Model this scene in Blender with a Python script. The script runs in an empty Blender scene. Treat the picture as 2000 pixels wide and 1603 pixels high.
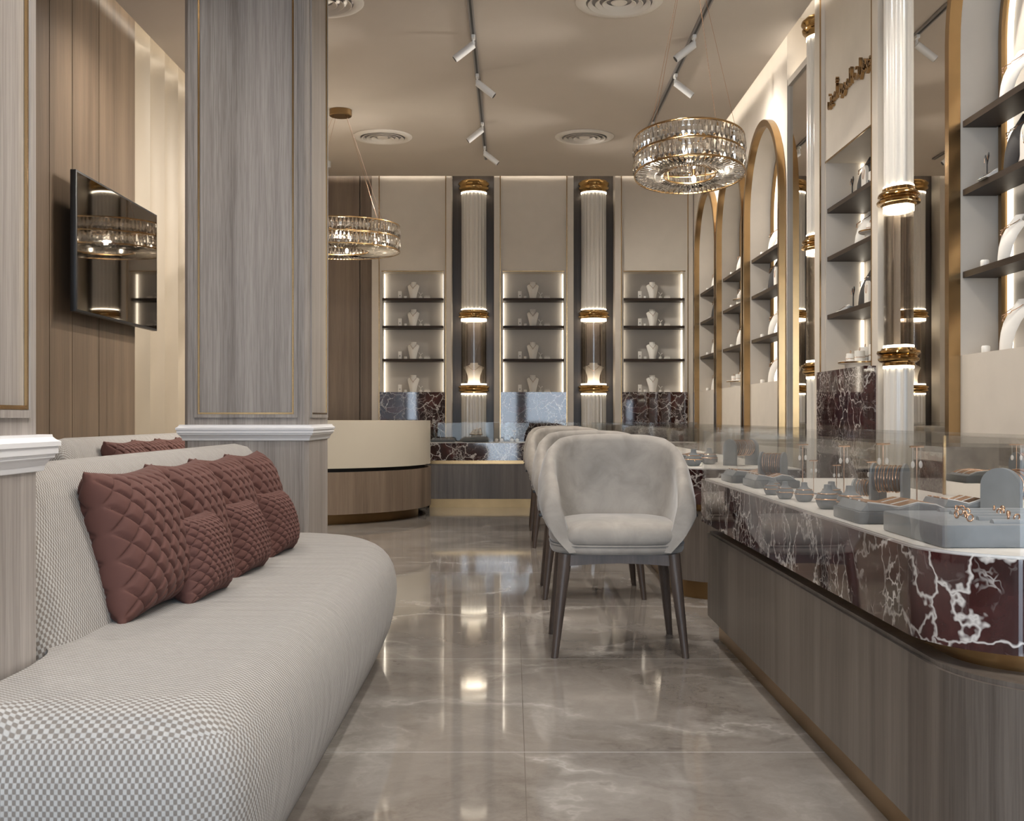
import bpy, bmesh, math, random
from mathutils import Vector, Matrix
from mathutils.geometry import tessellate_polygon
random.seed(7)
PI = math.pi
sc = bpy.context.scene
COL = sc.collection

# ------------------------------------------------------------------ materials
def newmat(name):
    m = bpy.data.materials.new(name); m.use_nodes = True
    nt = m.node_tree
    for n in list(nt.nodes): nt.nodes.remove(n)
    out = nt.nodes.new('ShaderNodeOutputMaterial')
    return m, nt, out

def N(nt, t, **kw):
    n = nt.nodes.new(t)
    for k, v in kw.items():
        if k in n.inputs.keys(): n.inputs[k].default_value = v
        else: setattr(n, k, v)
    return n

def L(nt, a, b): nt.links.new(a, b)

def coords(nt, scale=(1, 1, 1), kind='Object', rot=(0, 0, 0)):
    tc = N(nt, 'ShaderNodeTexCoord'); mp = N(nt, 'ShaderNodeMapping')
    mp.inputs['Scale'].default_value = scale
    mp.inputs['Rotation'].default_value = rot
    L(nt, tc.outputs[kind], mp.inputs['Vector'])
    return mp.outputs['Vector']

def ramp(nt, fac, stops):
    r = N(nt, 'ShaderNodeValToRGB')
    el = r.color_ramp.elements
    while len(el) > 1: el.remove(el[-1])
    el[0].position = stops[0][0]; el[0].color = tuple(stops[0][1]) + (1,) if len(stops[0][1]) == 3 else stops[0][1]
    for p, c in stops[1:]:
        e = el.new(p); e.color = tuple(c) + (1,)
    L(nt, fac, r.inputs['Fac'])
    return r.outputs['Color']

def mixc(nt, fac, a, b, blend='MIX'):
    m = N(nt, 'ShaderNodeMix', data_type='RGBA', blend_type=blend)
    if isinstance(fac, (int, float)): m.inputs[0].default_value = fac
    else: L(nt, fac, m.inputs[0])
    for i, v in ((6, a), (7, b)):
        if isinstance(v, tuple): m.inputs[i].default_value = v + (1,)
        else: L(nt, v, m.inputs[i])
    return m.outputs[2]

def math_(nt, op, a, b=None, c=None):
    m = N(nt, 'ShaderNodeMath', operation=op)
    for i, v in enumerate((a, b, c)):
        if v is None: continue
        if isinstance(v, (int, float)): m.inputs[i].default_value = v
        else: L(nt, v, m.inputs[i])
    return m.outputs[0]

def pbsdf(nt, out, color, rough=.5, metal=0, spec=.5, **kw):
    p = N(nt, 'ShaderNodeBsdfPrincipled')
    if isinstance(color, tuple): p.inputs['Base Color'].default_value = color + (1,)
    else: L(nt, color, p.inputs['Base Color'])
    if isinstance(rough, (int, float)): p.inputs['Roughness'].default_value = rough
    else: L(nt, rough, p.inputs['Roughness'])
    p.inputs['Metallic'].default_value = metal
    p.inputs['Specular IOR Level'].default_value = spec
    for k, v in kw.items(): p.inputs[k.replace('_', ' ')].default_value = v
    L(nt, p.outputs[0], out.inputs[0])
    return p

def bump(nt, p, h, strength=.3, dist=.01):
    b = N(nt, 'ShaderNodeBump'); b.inputs['Strength'].default_value = strength
    b.inputs['Distance'].default_value = dist
    L(nt, h, b.inputs['Height']); L(nt, b.outputs[0], p.inputs['Normal'])

def simple(name, color, rough=.5, metal=0, spec=.5, var=.06, vs=3, **kw):
    m, nt, out = newmat(name)
    v = coords(nt)
    n = N(nt, 'ShaderNodeTexNoise', Scale=vs, Detail=4.0); L(nt, v, n.inputs['Vector'])
    a = tuple(min(1, c * (1 - var)) for c in color); b = tuple(min(1, c * (1 + var)) for c in color)
    col = ramp(nt, n.outputs[0], [(.3, a), (.7, b)])
    pbsdf(nt, out, col, rough, metal, spec, **kw)
    return m

def emit(name, color, s):
    m, nt, out = newmat(name)
    e = N(nt, 'ShaderNodeEmission'); e.inputs[0].default_value = color + (1,); e.inputs[1].default_value = s
    L(nt, e.outputs[0], out.inputs[0]); return m

def wood(name, dark, light, rough=.38, grain=(38, 38, 1.2), spec=.4, pore=.75):
    m, nt, out = newmat(name)
    v = coords(nt, grain)
    big = N(nt, 'ShaderNodeTexNoise', Scale=.22, Detail=3.0, Distortion=.6); L(nt, v, big.inputs['Vector'])
    n = N(nt, 'ShaderNodeTexNoise', Scale=1.0, Detail=9.0, Roughness=.68, Distortion=.45); L(nt, v, n.inputs['Vector'])
    v2 = coords(nt, (grain[0] * 7, grain[1] * 7, grain[2] * 5))
    f = N(nt, 'ShaderNodeTexNoise', Scale=1.0, Detail=3.0, Roughness=.6); L(nt, v2, f.inputs['Vector'])
    c1 = ramp(nt, n.outputs[0], [(.28, dark), (.5, tuple((a + b) / 2 for a, b in zip(dark, light))), (.72, light)])
    c2 = mixc(nt, ramp(nt, f.outputs[0], [(.42, (1, 1, 1)), (.55, (0, 0, 0))]), c1, mixc(nt, 1, c1, (pore, pore * .97, pore * .95), 'MULTIPLY'))
    c3 = mixc(nt, .5, c2, ramp(nt, big.outputs[0], [(.3, tuple(x * .8 for x in dark)), (.7, tuple(min(1, x * 1.12) for x in light))]))
    p = pbsdf(nt, out, c3, rough, 0, spec)
    bump(nt, p, f.outputs[0], .12, .003)
    return m

def marble_dark(name):
    m, nt, out = newmat(name)
    v = coords(nt)
    w = N(nt, 'ShaderNodeTexNoise', Scale=3.2, Detail=5.0, Roughness=.6); L(nt, v, w.inputs['Vector'])
    wv = mixc(nt, .24, v, w.outputs['Color'])
    def veins(scale, width, src, rand=1.0):
        vo = N(nt, 'ShaderNodeTexVoronoi', feature='DISTANCE_TO_EDGE', Scale=scale, Randomness=rand); L(nt, src, vo.inputs['Vector'])
        return ramp(nt, vo.outputs['Distance'], [(0, (1, 1, 1)), (width * .35, (.75, .75, .75)), (width, (0, 0, 0))])
    a = veins(8, .032, wv); b = veins(18, .05, wv); c = veins(42, .09, wv)
    mk = N(nt, 'ShaderNodeTexNoise', Scale=3.0, Detail=4.0); L(nt, v, mk.inputs['Vector'])
    mask = ramp(nt, mk.outputs[0], [(.49, (0, 0, 0)), (.62, (1, 1, 1))])
    mk2 = N(nt, 'ShaderNodeTexNoise', Scale=5.0, Detail=3.0); L(nt, wv, mk2.inputs['Vector'])
    mask2 = ramp(nt, mk2.outputs[0], [(.5, (0, 0, 0)), (.6, (1, 1, 1))])
    bb = mixc(nt, 1, b, mask, 'MULTIPLY'); cc = mixc(nt, 1, c, mask2, 'MULTIPLY')
    mk3 = N(nt, 'ShaderNodeTexNoise', Scale=2.2, Detail=2.0); L(nt, wv, mk3.inputs['Vector'])
    aa = mixc(nt, 1, a, ramp(nt, mk3.outputs[0], [(.34, (.1, .1, .1)), (.5, (1, 1, 1))]), 'MULTIPLY')
    vv = mixc(nt, 1, aa, bb, 'LIGHTEN'); vv = mixc(nt, 1, vv, mixc(nt, .8, (0., 0., 0.), cc), 'LIGHTEN')
    n = N(nt, 'ShaderNodeTexNoise', Scale=9.0, Detail=6.0); L(nt, wv, n.inputs['Vector'])
    base = ramp(nt, n.outputs[0], [(.3, (.014, .006, .006)), (.55, (.04, .012, .012)), (.75, (.08, .025, .023))])
    col = mixc(nt, vv, base, (.60, .57, .54))
    pbsdf(nt, out, col, .04, 0, .75)
    return m

def floor_mat():
    m, nt, out = newmat('polished beige marble tile')
    tc = N(nt, 'ShaderNodeTexCoord'); v = tc.outputs['Object']
    w = N(nt, 'ShaderNodeTexNoise', Scale=1.4, Detail=6.0, Roughness=.6); L(nt, v, w.inputs['Vector'])
    wv = mixc(nt, .5, v, w.outputs['Color'])
    n = N(nt, 'ShaderNodeTexNoise', Scale=2.6, Detail=10.0, Roughness=.68, Distortion=.6); L(nt, wv, n.inputs['Vector'])
    base = ramp(nt, n.outputs[0], [(.34, (.135, .116, .099)), (.46, (.225, .2, .177)), (.57, (.275, .25, .225)), (.68, (.37, .345, .317))])
    vo = N(nt, 'ShaderNodeTexVoronoi', feature='DISTANCE_TO_EDGE', Scale=2.4); L(nt, wv, vo.inputs['Vector'])
    ve = ramp(nt, vo.outputs['Distance'], [(0, (.8, .8, .8)), (.014, (.4, .4, .4)), (.07, (0, 0, 0))])
    mk = N(nt, 'ShaderNodeTexNoise', Scale=2.6, Detail=5.0); L(nt, v, mk.inputs['Vector'])
    ve = mixc(nt, 1, ve, ramp(nt, mk.outputs[0], [(.42, (0, 0, 0)), (.62, (1, 1, 1))]), 'MULTIPLY')
    col = mixc(nt, mixc(nt, .75, (0., 0., 0.), ve), base, (.58, .55, .51))
    sx = N(nt, 'ShaderNodeSeparateXYZ'); L(nt, v, sx.inputs[0])
    def line(o, off, per, wd):
        a = math_(nt, 'SUBTRACT', o, off); a = math_(nt, 'DIVIDE', a, per)
        a = math_(nt, 'FRACT', a); a = math_(nt, 'SUBTRACT', a, .5); a = math_(nt, 'ABSOLUTE', a)
        return math_(nt, 'GREATER_THAN', a, .5 - wd / per)
    gx = line(sx.outputs[0], .032, 1.2, .0012); gy = line(sx.outputs[1], 3.099, 1.197, .0018)
    col = mixc(nt, gx, col, (.16, .14, .12)); col = mixc(nt, gy, col, (.55, .54, .52))
    r = ramp(nt, n.outputs[0], [(.3, (.075, .075, .075)), (.7, (.035, .035, .035))])
    pbsdf(nt, out, col, r, 0, .85)
    return m

def weave_mat():
    m, nt, out = newmat('woven check upholstery')
    uv = coords(nt, (1, 1, 1), 'UV')
    ck = N(nt, 'ShaderNodeTexChecker', Scale=1.0); L(nt, uv, ck.inputs['Vector'])
    n = N(nt, 'ShaderNodeTexNoise', Scale=.35, Detail=3.0); L(nt, uv, n.inputs['Vector'])
    sx = N(nt, 'ShaderNodeSeparateXYZ'); L(nt, uv, sx.inputs[0])
    su = math_(nt, 'SINE', math_(nt, 'MULTIPLY', sx.outputs[0], PI)); sv = math_(nt, 'SINE', math_(nt, 'MULTIPLY', sx.outputs[1], PI))
    pr = math_(nt, 'MULTIPLY', su, sv)
    fac = math_(nt, 'MULTIPLY_ADD', pr, 1.6, .5)
    f = N(nt, 'ShaderNodeClamp'); L(nt, fac, f.inputs[0])
    light = ramp(nt, n.outputs[0], [(.3, (.39, .38, .365)), (.7, (.455, .445, .43))])
    col = mixc(nt, f.outputs[0], (.20, .176, .156), light)
    p = pbsdf(nt, out, col, .85, 0, .2, Sheen_Weight=.15)
    bump(nt, p, f.outputs[0], .35, .002)
    ob = coords(nt, (1.2, 7, 1)); n2 = N(nt, 'ShaderNodeTexNoise', Scale=2.0, Detail=2.0); L(nt, ob, n2.inputs['Vector'])
    b2 = N(nt, 'ShaderNodeBump'); b2.inputs['Strength'].default_value = .55; b2.inputs['Distance'].default_value = .03
    L(nt, n2.outputs[0], b2.inputs['Height'])
    b1 = p.inputs['Normal'].links[0].from_node; L(nt, b2.outputs[0], b1.inputs['Normal'])
    return m

def velvet(name, c, var=.16, sheen=.35):
    m, nt, out = newmat(name)
    v = coords(nt, (1, 1, 1))
    n = N(nt, 'ShaderNodeTexNoise', Scale=9.0, Detail=6.0, Roughness=.6, Distortion=.5); L(nt, v, n.inputs['Vector'])
    col = ramp(nt, n.outputs[0], [(.3, tuple(x * (1 - var) for x in c)), (.7, tuple(x * (1 + var) for x in c))])
    p = pbsdf(nt, out, col, .75, 0, .25, Sheen_Weight=sheen, Sheen_Roughness=.4)
    n2 = N(nt, 'ShaderNodeTexNoise', Scale=260.0, Detail=1.0); L(nt, v, n2.inputs['Vector'])
    bump(nt, p, n2.outputs[0], .08, .001)
    return m

def thin_glass(name, tint=(.93, .93, .92), ior=1.55, rough=0.0, boost=1.0):
    m, nt, out = newmat(name)
    fr = N(nt, 'ShaderNodeFresnel'); fr.inputs[0].default_value = ior
    f = math_(nt, 'MULTIPLY', fr.outputs[0], boost); cl = N(nt, 'ShaderNodeClamp'); L(nt, f, cl.inputs[0])
    t = N(nt, 'ShaderNodeBsdfTransparent'); t.inputs[0].default_value = tint + (1,)
    g = N(nt, 'ShaderNodeBsdfGlossy'); g.inputs['Roughness'].default_value = rough
    mx = N(nt, 'ShaderNodeMixShader'); L(nt, cl.outputs[0], mx.inputs[0]); L(nt, t.outputs[0], mx.inputs[1]); L(nt, g.outputs[0], mx.inputs[2])
    L(nt, mx.outputs[0], out.inputs[0]); return m

def crystal_mat():
    m, nt, out = newmat('cut crystal')
    g = N(nt, 'ShaderNodeBsdfGlass'); g.inputs['IOR'].default_value = 1.6; g.inputs['Roughness'].default_value = 0
    g.inputs[0].default_value = (1, 1, 1, 1)
    t = N(nt, 'ShaderNodeBsdfTransparent'); t.inputs[0].default_value = (.95, .9, .84, 1)
    s = N(nt, 'ShaderNodeBsdfGlossy'); s.inputs['Roughness'].default_value = .02; s.inputs[0].default_value = (1, .98, .95, 1)
    m1 = N(nt, 'ShaderNodeMixShader'); m1.inputs[0].default_value = .38; L(nt, g.outputs[0], m1.inputs[1]); L(nt, s.outputs[0], m1.inputs[2])
    m2 = N(nt, 'ShaderNodeMixShader'); m2.inputs[0].default_value = .03; L(nt, m1.outputs[0], m2.inputs[1]); L(nt, t.outputs[0], m2.inputs[2])
    L(nt, m2.outputs[0], out.inputs[0]); return m

M = {}
M['pillar'] = wood('grey washed oak', (.24, .21, .19), (.45, .415, .388), .36, (34, 34, 1.0), pore=.6)
M['wallwood'] = wood('warm brown oak', (.10, .068, .044), (.21, .15, .10), .4, (34, 34, .9), pore=.7)
M['counterwood'] = wood('taupe oak', (.07, .056, .047), (.205, .176, .152), .38, (34, 34, .9))
M['deskwood'] = wood('brown oak', (.12, .085, .06), (.23, .175, .13), .4, (34, 34, .9))
M['darkwood'] = wood('dark wood', (.085, .066, .054), (.15, .122, .102), .28, (30, 30, .7), .3)
M['shelf'] = wood('dark shelf veneer', (.026, .017, .012), (.056, .038, .027), .5, (1.2, 1.2, 30), .2)
M['chairwood'] = wood('walnut leg wood', (.045, .032, .026), (.12, .09, .074), .4, (60, 60, 3), .35)
M['marble'] = marble_dark('dark burgundy marble')
M['floor'] = floor_mat()
M['weave'] = weave_mat()
M['velvet'] = velvet('beige velvet', (.315, .288, .258), .2)
M['shell'] = velvet('grey shell velvet', (.30, .275, .25), .08)
M['pillow'] = velvet('quilted brown satin', (.112, .05, .041), .05, .05)
M['ceiling'] = simple('ceiling paint', (.60, .535, .47), .8, spec=.2, var=.015)
M['cream'] = simple('cream wall paint', (.60, .545, .475), .6, var=.03, vs=6)
M['creamlight'] = simple('light cream lining', (.50, .46, .41), .6, var=.02)
M['creamfl'] = simple('cream fluted panel', (.36, .30, .225), .5, var=.02)
M['desk'] = simple('cream lacquer', (.50, .45, .365), .35, var=.02)
M['white'] = simple('white trim paint', (.80, .80, .82), .4, var=.01)
M['plastic'] = simple('white lamp body', (.7, .69, .67), .4, var=.01)
M['column'] = simple('cream glossy column', (.70, .665, .61), .16, var=.01, spec=.6)
M['gold'] = simple('brushed gold', (.42, .275, .135), .22, 1, var=.05, vs=12)
M['goldd'] = simple('bronze gold', (.30, .195, .095), .32, 1, var=.05, vs=12)
M['polgold'] = simple('polished antique gold', (.50, .32, .13), .12, 1, var=.05)
M['rose'] = simple('rose gold', (.75, .48, .33), .18, 1, var=.03)
M['led'] = emit('warm led', (1, .9, .74), 4.0)
M['ledarch'] = emit('warm halo led', (1, .9, .74), 2.0)
M['ledring'] = emit('warm led ring', (1, .9, .72), 6)
M['bulb'] = emit('warm bulb', (1, .88, .7), 10)
M['cove'] = emit('cove led', (1, .91, .78), 11)
M['mirror'] = simple('mirror', (.80, .77, .73), .01, 1, var=.0)
M['screen'] = simple('black glass screen', (.24, .215, .19), .03, 1, var=.0)
M['black'] = simple('matte black', (.012, .012, .013), .4, var=.0)
M['gapshade'] = simple('dark gap', (.01, .009, .008), .6, var=0)  # near-black colour carries the shade inside the desk gap
M['glass'] = thin_glass('showcase glass', (.98, .98, .975), 1.5, 0, .36)
M['tube'] = thin_glass('tube glass', (.93, .90, .87), 1.5, 0, .8)
M['crystal'] = crystal_mat()
M['bustw'] = simple('ivory leatherette', (.80, .765, .71), .5, var=.02)
M['bustb'] = simple('charcoal velvet', (.035, .031, .03), .7, var=.1)
M['greyv'] = velvet('blue grey suede', (.22, .235, .25), .14)
M['greyd'] = velvet('dark blue grey suede', (.12, .13, .14), .14)
M['vent'] = simple('vent paint', (.70, .65, .59), .5, var=.01)
M['track'] = simple('grey track metal', (.30, .28, .27), .35, .6, var=.01)
M['pearl'] = simple('pearl', (.8, .78, .76), .15, var=0)
M['floorw'] = simple('ivory display base', (.84, .81, .77), .4, var=.01)

# ------------------------------------------------------------------ geometry helpers
def box(bm, x0, x1, y0, y1, z0, z1, bev=0, seg=2):
    vs = [bm.verts.new((x, y, z)) for z in (z0, z1) for y in (y0, y1) for x in (x0, x1)]
    F = [(0, 2, 3, 1), (4, 5, 7, 6), (0, 1, 5, 4), (1, 3, 7, 5), (3, 2, 6, 7), (2, 0, 4, 6)]
    fs = [bm.faces.new([vs[i] for i in f]) for f in F]
    if bev:
        es = set(e for f in fs for e in f.edges)
        bmesh.ops.bevel(bm, geom=list(es), offset=bev, segments=seg, profile=.5, affect='EDGES')
    return bm

def NB(): return bmesh.new()

def BX(*a, **k): return box(NB(), *a, **k)

def rrect(x0, x1, y0, y1, r=(0, 0, 0, 0), seg=14):
    if isinstance(r, (int, float)): r = (r,) * 4
    pts = []
    for (cx, cy, sx, sy, a0), rr in zip(((x0, y0, 1, 1, PI), (x1, y0, -1, 1, 1.5 * PI), (x1, y1, -1, -1, 0), (x0, y1, 1, -1, .5 * PI)), r):
        if rr <= .0005: pts.append((cx, cy)); continue
        for i in range(seg + 1):
            a = a0 + .5 * PI * i / seg
            pts.append((cx + sx * rr + rr * math.cos(a), cy + sy * rr + rr * math.sin(a)))
    return pts

def prism(bm, pts, z0, z1):
    b = [bm.verts.new((x, y, z0)) for x, y in pts]; t = [bm.verts.new((x, y, z1)) for x, y in pts]
    n = len(pts)
    for i in range(n): bm.faces.new((b[i], b[(i + 1) % n], t[(i + 1) % n], t[i]))
    bm.faces.new(t); bm.faces.new(list(reversed(b)))
    return bm

def ring_prism(bm, po, pi, z0, z1):
    n = len(po); V = [[bm.verts.new((x, y, z)) for x, y in p] for p, z in ((po, z0), (po, z1), (pi, z1), (pi, z0))]
    for k in range(4):
        a, b = V[k], V[(k + 1) % 4]
        for i in range(n): bm.faces.new((a[i], a[(i + 1) % n], b[(i + 1) % n], b[i]))
    return bm

def loft(bm, secs, closed=True, cap=True, loop=False):
    R = [[bm.verts.new(p) for p in s] for s in secs]
    m = len(R[0]); rows = len(R)
    for a in range(rows if loop else rows - 1):
        A, B = R[a], R[(a + 1) % rows]
        for i in range(m if closed else m - 1):
            bm.faces.new((A[i], A[(i + 1) % m], B[(i + 1) % m], B[i]))
    if cap and not loop and closed:
        bm.faces.new(list(reversed(R[0]))); bm.faces.new(R[-1])
    return bm

def lathe(bm, prof, seg=40, c=(0, 0, 0), cap=True):
    secs = [[(c[0] + r * math.cos(2 * PI * i / seg), c[1] + r * math.sin(2 * PI * i / seg), c[2] + z) for i in range(seg)] for r, z in prof]
    return loft(bm, secs, True, cap)

def tube(bm, pts, r, seg=8, closed=False):
    pts = [Vector(p) for p in pts]; secs = []; n = len(pts)
    up = Vector((0, 0, 1))
    for i, p in enumerate(pts):
        if closed: d = pts[(i + 1) % n] - pts[i - 1]
        else: d = pts[min(i + 1, n - 1)] - pts[max(i - 1, 0)]
        d.normalize()
        u = d.cross(up)
        if u.length < .05: u = d.cross(Vector((1, 0, 0)))
        u.normalize(); w = u.cross(d)
        rr = r[i] if isinstance(r, (list, tuple)) else r
        secs.append([tuple(p + rr * (math.cos(2 * PI * k / seg) * u + math.sin(2 * PI * k / seg) * w)) for k in range(seg)])
    return loft(bm, secs, True, True, closed)

def bar(bm, a, b, r, r2=None, seg=12): return tube(bm, [a, b], [r, r2 if r2 is not None else r], seg)

def torus(bm, R, r, c=(0, 0, 0), seg=64, s2=8, sz=1.0):
    secs = []
    for i in range(seg):
        a = 2 * PI * i / seg
        secs.append([(c[0] + (R + r * math.cos(2 * PI * k / s2)) * math.cos(a), c[1] + (R + r * math.cos(2 * PI * k / s2)) * math.sin(a), c[2] + sz * r * math.sin(2 * PI * k / s2)) for k in range(s2)])
    return loft(bm, secs, True, False, True)

def sphere(bm, c, r, sx=1, sy=1, sz=1, u=12, v=8):
    m = Matrix.Translation(c) @ Matrix.Diagonal((sx * r, sy * r, sz * r, 1))
    bmesh.ops.create_uvsphere(bm, u_segments=u, v_segments=v, radius=1, matrix=m); return bm

def mesh_of(name, bm, mat, smooth=35):
    bmesh.ops.remove_doubles(bm, verts=bm.verts, dist=1e-6)
    bmesh.ops.recalc_face_normals(bm, faces=bm.faces)
    me = bpy.data.meshes.new(name); bm.to_mesh(me); bm.free()
    me.materials.append(mat if not isinstance(mat, str) else M[mat])
    if smooth:
        me.shade_smooth(); me.set_sharp_from_angle(angle=math.radians(smooth))
    return me

def tag(o, label=None, cat=None, group=None, kind=None):
    if label: o['label'] = label
    if cat: o['category'] = cat
    if group: o['group'] = group
    if kind: o['kind'] = kind
    return o

def link(o, parent=None):
    COL.objects.link(o)
    if parent is not None: o.parent = parent
    return o

def empty(name, loc, label, cat, group=None, rot=0):
    o = bpy.data.objects.new(name, None); o.empty_display_size = .05
    link(o); o.location = loc; o.rotation_euler = (0, 0, rot)
    return tag(o, label, cat, group)

def obj(name, bm, mat, parent=None, world=True, smooth=35, label=None, kind=None):
    """one mesh object; geometry given in world coordinates, moved into its parent's frame"""
    if parent is not None and world:
        L0 = Vector((0, 0, 0)); p = parent
        while p is not None: L0 += p.location; p = p.parent
        bmesh.ops.translate(bm, verts=bm.verts, vec=-L0)
    o = bpy.data.objects.new(name, mesh_of(name, bm, mat, smooth)); link(o, parent)
    return tag(o, label, kind=kind)

def struct(name, bm, mat, smooth=35):
    return obj(name, bm, mat, smooth=smooth, kind='structure')

def single(name, bm, mat, label, cat, loc=None, group=None, smooth=35, kind=None):
    """a thing that is one mesh, origin at loc"""
    loc = Vector(loc) if loc is not None else Vector((0, 0, 0))
    bmesh.ops.translate(bm, verts=bm.verts, vec=-loc)
    o = bpy.data.objects.new(name, mesh_of(name, bm, mat, smooth)); link(o); o.location = loc
    return tag(o, label, cat, group, kind)

# kinds: shared meshes, copied as individual objects
KINDS = {}
def define(kind, parts):
    """parts: list of (name, bm, material, parent_index or None, smooth)"""
    KINDS[kind] = [(n, mesh_of(n, bm, mt, sm), par) for n, bm, mt, par, sm in parts]

def place(kind, name, label, cat, loc, rot=0, scale=1, group=None, rot3=None):
    parts = KINDS[kind]
    rt = rot3 if rot3 else (0, 0, rot)
    s = scale if isinstance(scale, (tuple, list)) else (scale,) * 3
    if len(parts) == 1:
        o = bpy.data.objects.new(name, parts[0][1]); link(o)
        o.location = loc; o.rotation_euler = rt; o.scale = s
        return tag(o, label, cat, group)
    root = empty(name, loc, label, cat, group); root.rotation_euler = rt; root.scale = s
    made = []
    for n, me, par in parts:
        o = bpy.data.objects.new(n, me); link(o, root if par is None else made[par]); made.append(o)
    return root

# ------------------------------------------------------------------ constants (camera at x=0,y=0,z=.9 looking +Y)
ZC = 3.42          # ceiling
XL, XR = -2.48, 1.90
YB = 12.10
YF = -2.5
ZT = 3.66

# ------------------------------------------------------------------ room shell
struct('floor', BX(-2.7, 2.35, YF - .1, 12.6, -.1, 0), 'floor')
b = NB(); box(b, -2.40, 1.812, YF, 12.03, ZC, ZC + .03)
struct('ceiling', b, 'ceiling')
struct('ceiling', BX(-2.7, 2.35, YF - .1, 12.6, ZT, ZT + .1), 'creamlight')
# left wall : wood part, fluted part
b = NB()
gy = [YF, -1.0, .2, 1.4, 2.6, 3.4, 4.1, 4.75, 5.3, 5.75, 6.17, 6.49, 6.91, 7.57]
for a, c in zip(gy[:-1], gy[1:]): box(b, XL - .1, XL, a + .004, c - .004, 0, ZT)
struct('wall_left', b, 'wallwood')
b = NB()
for g in gy[1:]: box(b, XL - .02, XL - .004, g - .004, g + .004, 0, ZT - .001)
struct('trim_1', b, 'gold')
pts = []; n = 14; w = .33; y = 7.57
while y < 12.35:
    for k in range(n):
        t = k / n; pts.append((XL - .005 - .055 * math.sin(PI * t) ** .8, y + w * t))
    y += w
pts = [(XL - .1, 7.57)] + pts + [(XL - .1, y)]
struct('wall_left', prism(NB(), [(p[0], min(p[1], 12.4)) for p in reversed(pts)], 0, ZT), 'creamfl', 25)
# back wall
struct('wall_back', BX(-2.7, 2.35, 12.36, 12.5, 0, ZT), 'darkwood')
b = NB()
for a, c in ((-2.47, -2.1), (-2.092, -1.61), (-1.602, -1.478)): box(b, a, c, 12.12, 12.36, 0, ZT)
struct('wall_back', b, 'deskwood')
# right wall (behind the units), cove above
struct('wall_right', BX(2.16, 2.3, YF, 12.5, 0, ZT), 'cream')
# storefront behind the camera
b = NB(); ops = [(-2.46, -1.95, 0, 3.2), (-1.55, -.95, 0, 3.2), (-.85, .13, 0, 3.2), (.29, 1.5, 0, 3.2)]  # one opening added and heights raised to let in more daylight
xs = -2.7
for x0, x1, z0, z1 in ops:
    box(b, xs, x0, YF - .12, YF, 0, ZT); box(b, x0, x1, YF - .12, YF, z1, ZT); xs = x1
box(b, xs, 2.35, YF - .12, YF, 0, ZT)
struct('wall_front', b, 'cream')
for i, (x0, x1, z0, z1) in enumerate(ops):
    b = NB()
    box(b, x0, x0 + .04, YF - .08, YF - .04, z0, z1); box(b, x1 - .04, x1, YF - .08, YF - .04, z0, z1); box(b, x0 + .04, x1 - .04, YF - .08, YF - .04, z1 - .05, z1)
    struct('window_%d' % (i + 1), b, 'black')

# cove lights
for nm, bx, lab in (
    ('r', (1.775, 1.795, YF + .2, 12.0, ZC + .032, ZC + .052), 'hidden warm light strip along the right edge of the ceiling'),
    ('l', (-2.385, -2.365, YF + .2, 12.0, ZC + .032, ZC + .052), 'hidden warm light strip along the left edge of the ceiling'),
    ('b', (-2.3, 1.7, 11.99, 12.01, ZC + .032, ZC + .052), 'hidden warm light strip along the back edge of the ceiling')):
    single('cove_light', BX(*bx), 'cove', lab, 'light', ((bx[0] + bx[1]) / 2, (bx[2] + bx[3]) / 2, bx[4]))

# ------------------------------------------------------------------ pillars
def frame_rect(bm, u0, u1, z0, z1, w, d, mapf):
    """rectangular moulding frame; mapf(u,z,out)->xyz"""
    for (a, b_, c, e) in ((u0, u0 + w, z0, z1), (u1 - w, u1, z0, z1), (u0 + w, u1 - w, z0, z0 + w), (u0 + w, u1 - w, z1 - w, z1)):
        vs = [bm.verts.new(mapf(u, z, o)) for o in (0.0004, d) for z in (c, e) for u in (a, b_)]
        for f in ((0, 2, 3, 1), (4, 5, 7, 6), (0, 1, 5, 4), (1, 3, 7, 5), (3, 2, 6, 7), (2, 0, 4, 6)): bm.faces.new([vs[i] for i in f])

def pillar(x0, x1, y0, y1, label):
    root = empty('wood_pillar', ((x0 + x1) / 2, (y0 + y1) / 2, 0), label, 'pillar')
    b = NB(); ch = .018
    def outl(i): return [(x0 + i + ch, y0 + i), (x1 - i - ch, y0 + i), (x1 - i, y0 + i + ch), (x1 - i, y1 - i - ch), (x1 - i - ch, y1 - i), (x0 + i + ch, y1 - i), (x0 + i, y1 - i - ch), (x0 + i, y0 + i + ch)]
    prism(b, outl(0), 0, ZC)
    obj('shaft', b, 'pillar', root, smooth=0)
    faces = {
        'f': lambda u, z, o: (x0 + u, y0 - o, z), 'r': lambda u, z, o: (x1 + o, y0 + u, z),
        'l': lambda u, z, o: (x0 - o, y0 + u, z), 'b': lambda u, z, o: (x0 + u, y1 + o, z)}
    W = {'f': x1 - x0, 'b': x1 - x0, 'l': y1 - y0, 'r': y1 - y0}
    for k, fn in faces.items():
        b = NB(); frame_rect(b, .066, W[k] - .066, .915, 3.32, .008, .006, fn)
        obj('gold_moulding', b, 'gold', root, smooth=0)
        b = NB(); frame_rect(b, .050, W[k] - .050, .899, 3.336, .015, .008, fn)
        obj('panel_frame', b, 'pillar', root, smooth=0)
    # white crown rail
    prof = [(0, .792), (.006, .794), (.008, .804), (.014, .815), (.022, .82), (.022, .826), (.027, .828), (.027, .842), (.031, .843), (.031, .852), (.024, .856), (.019, .861), (.018, .866), (0, .866)]
    secs = [[(x, y, z) for x, y in [(x0 - o, y0 - o), (x1 + o, y0 - o), (x1 + o, y1 + o), (x0 - o, y1 + o)]] for o, z in prof]
    obj('white_rail', loft(NB(), secs, True, False), 'white', root, smooth=0)
    return root
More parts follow.
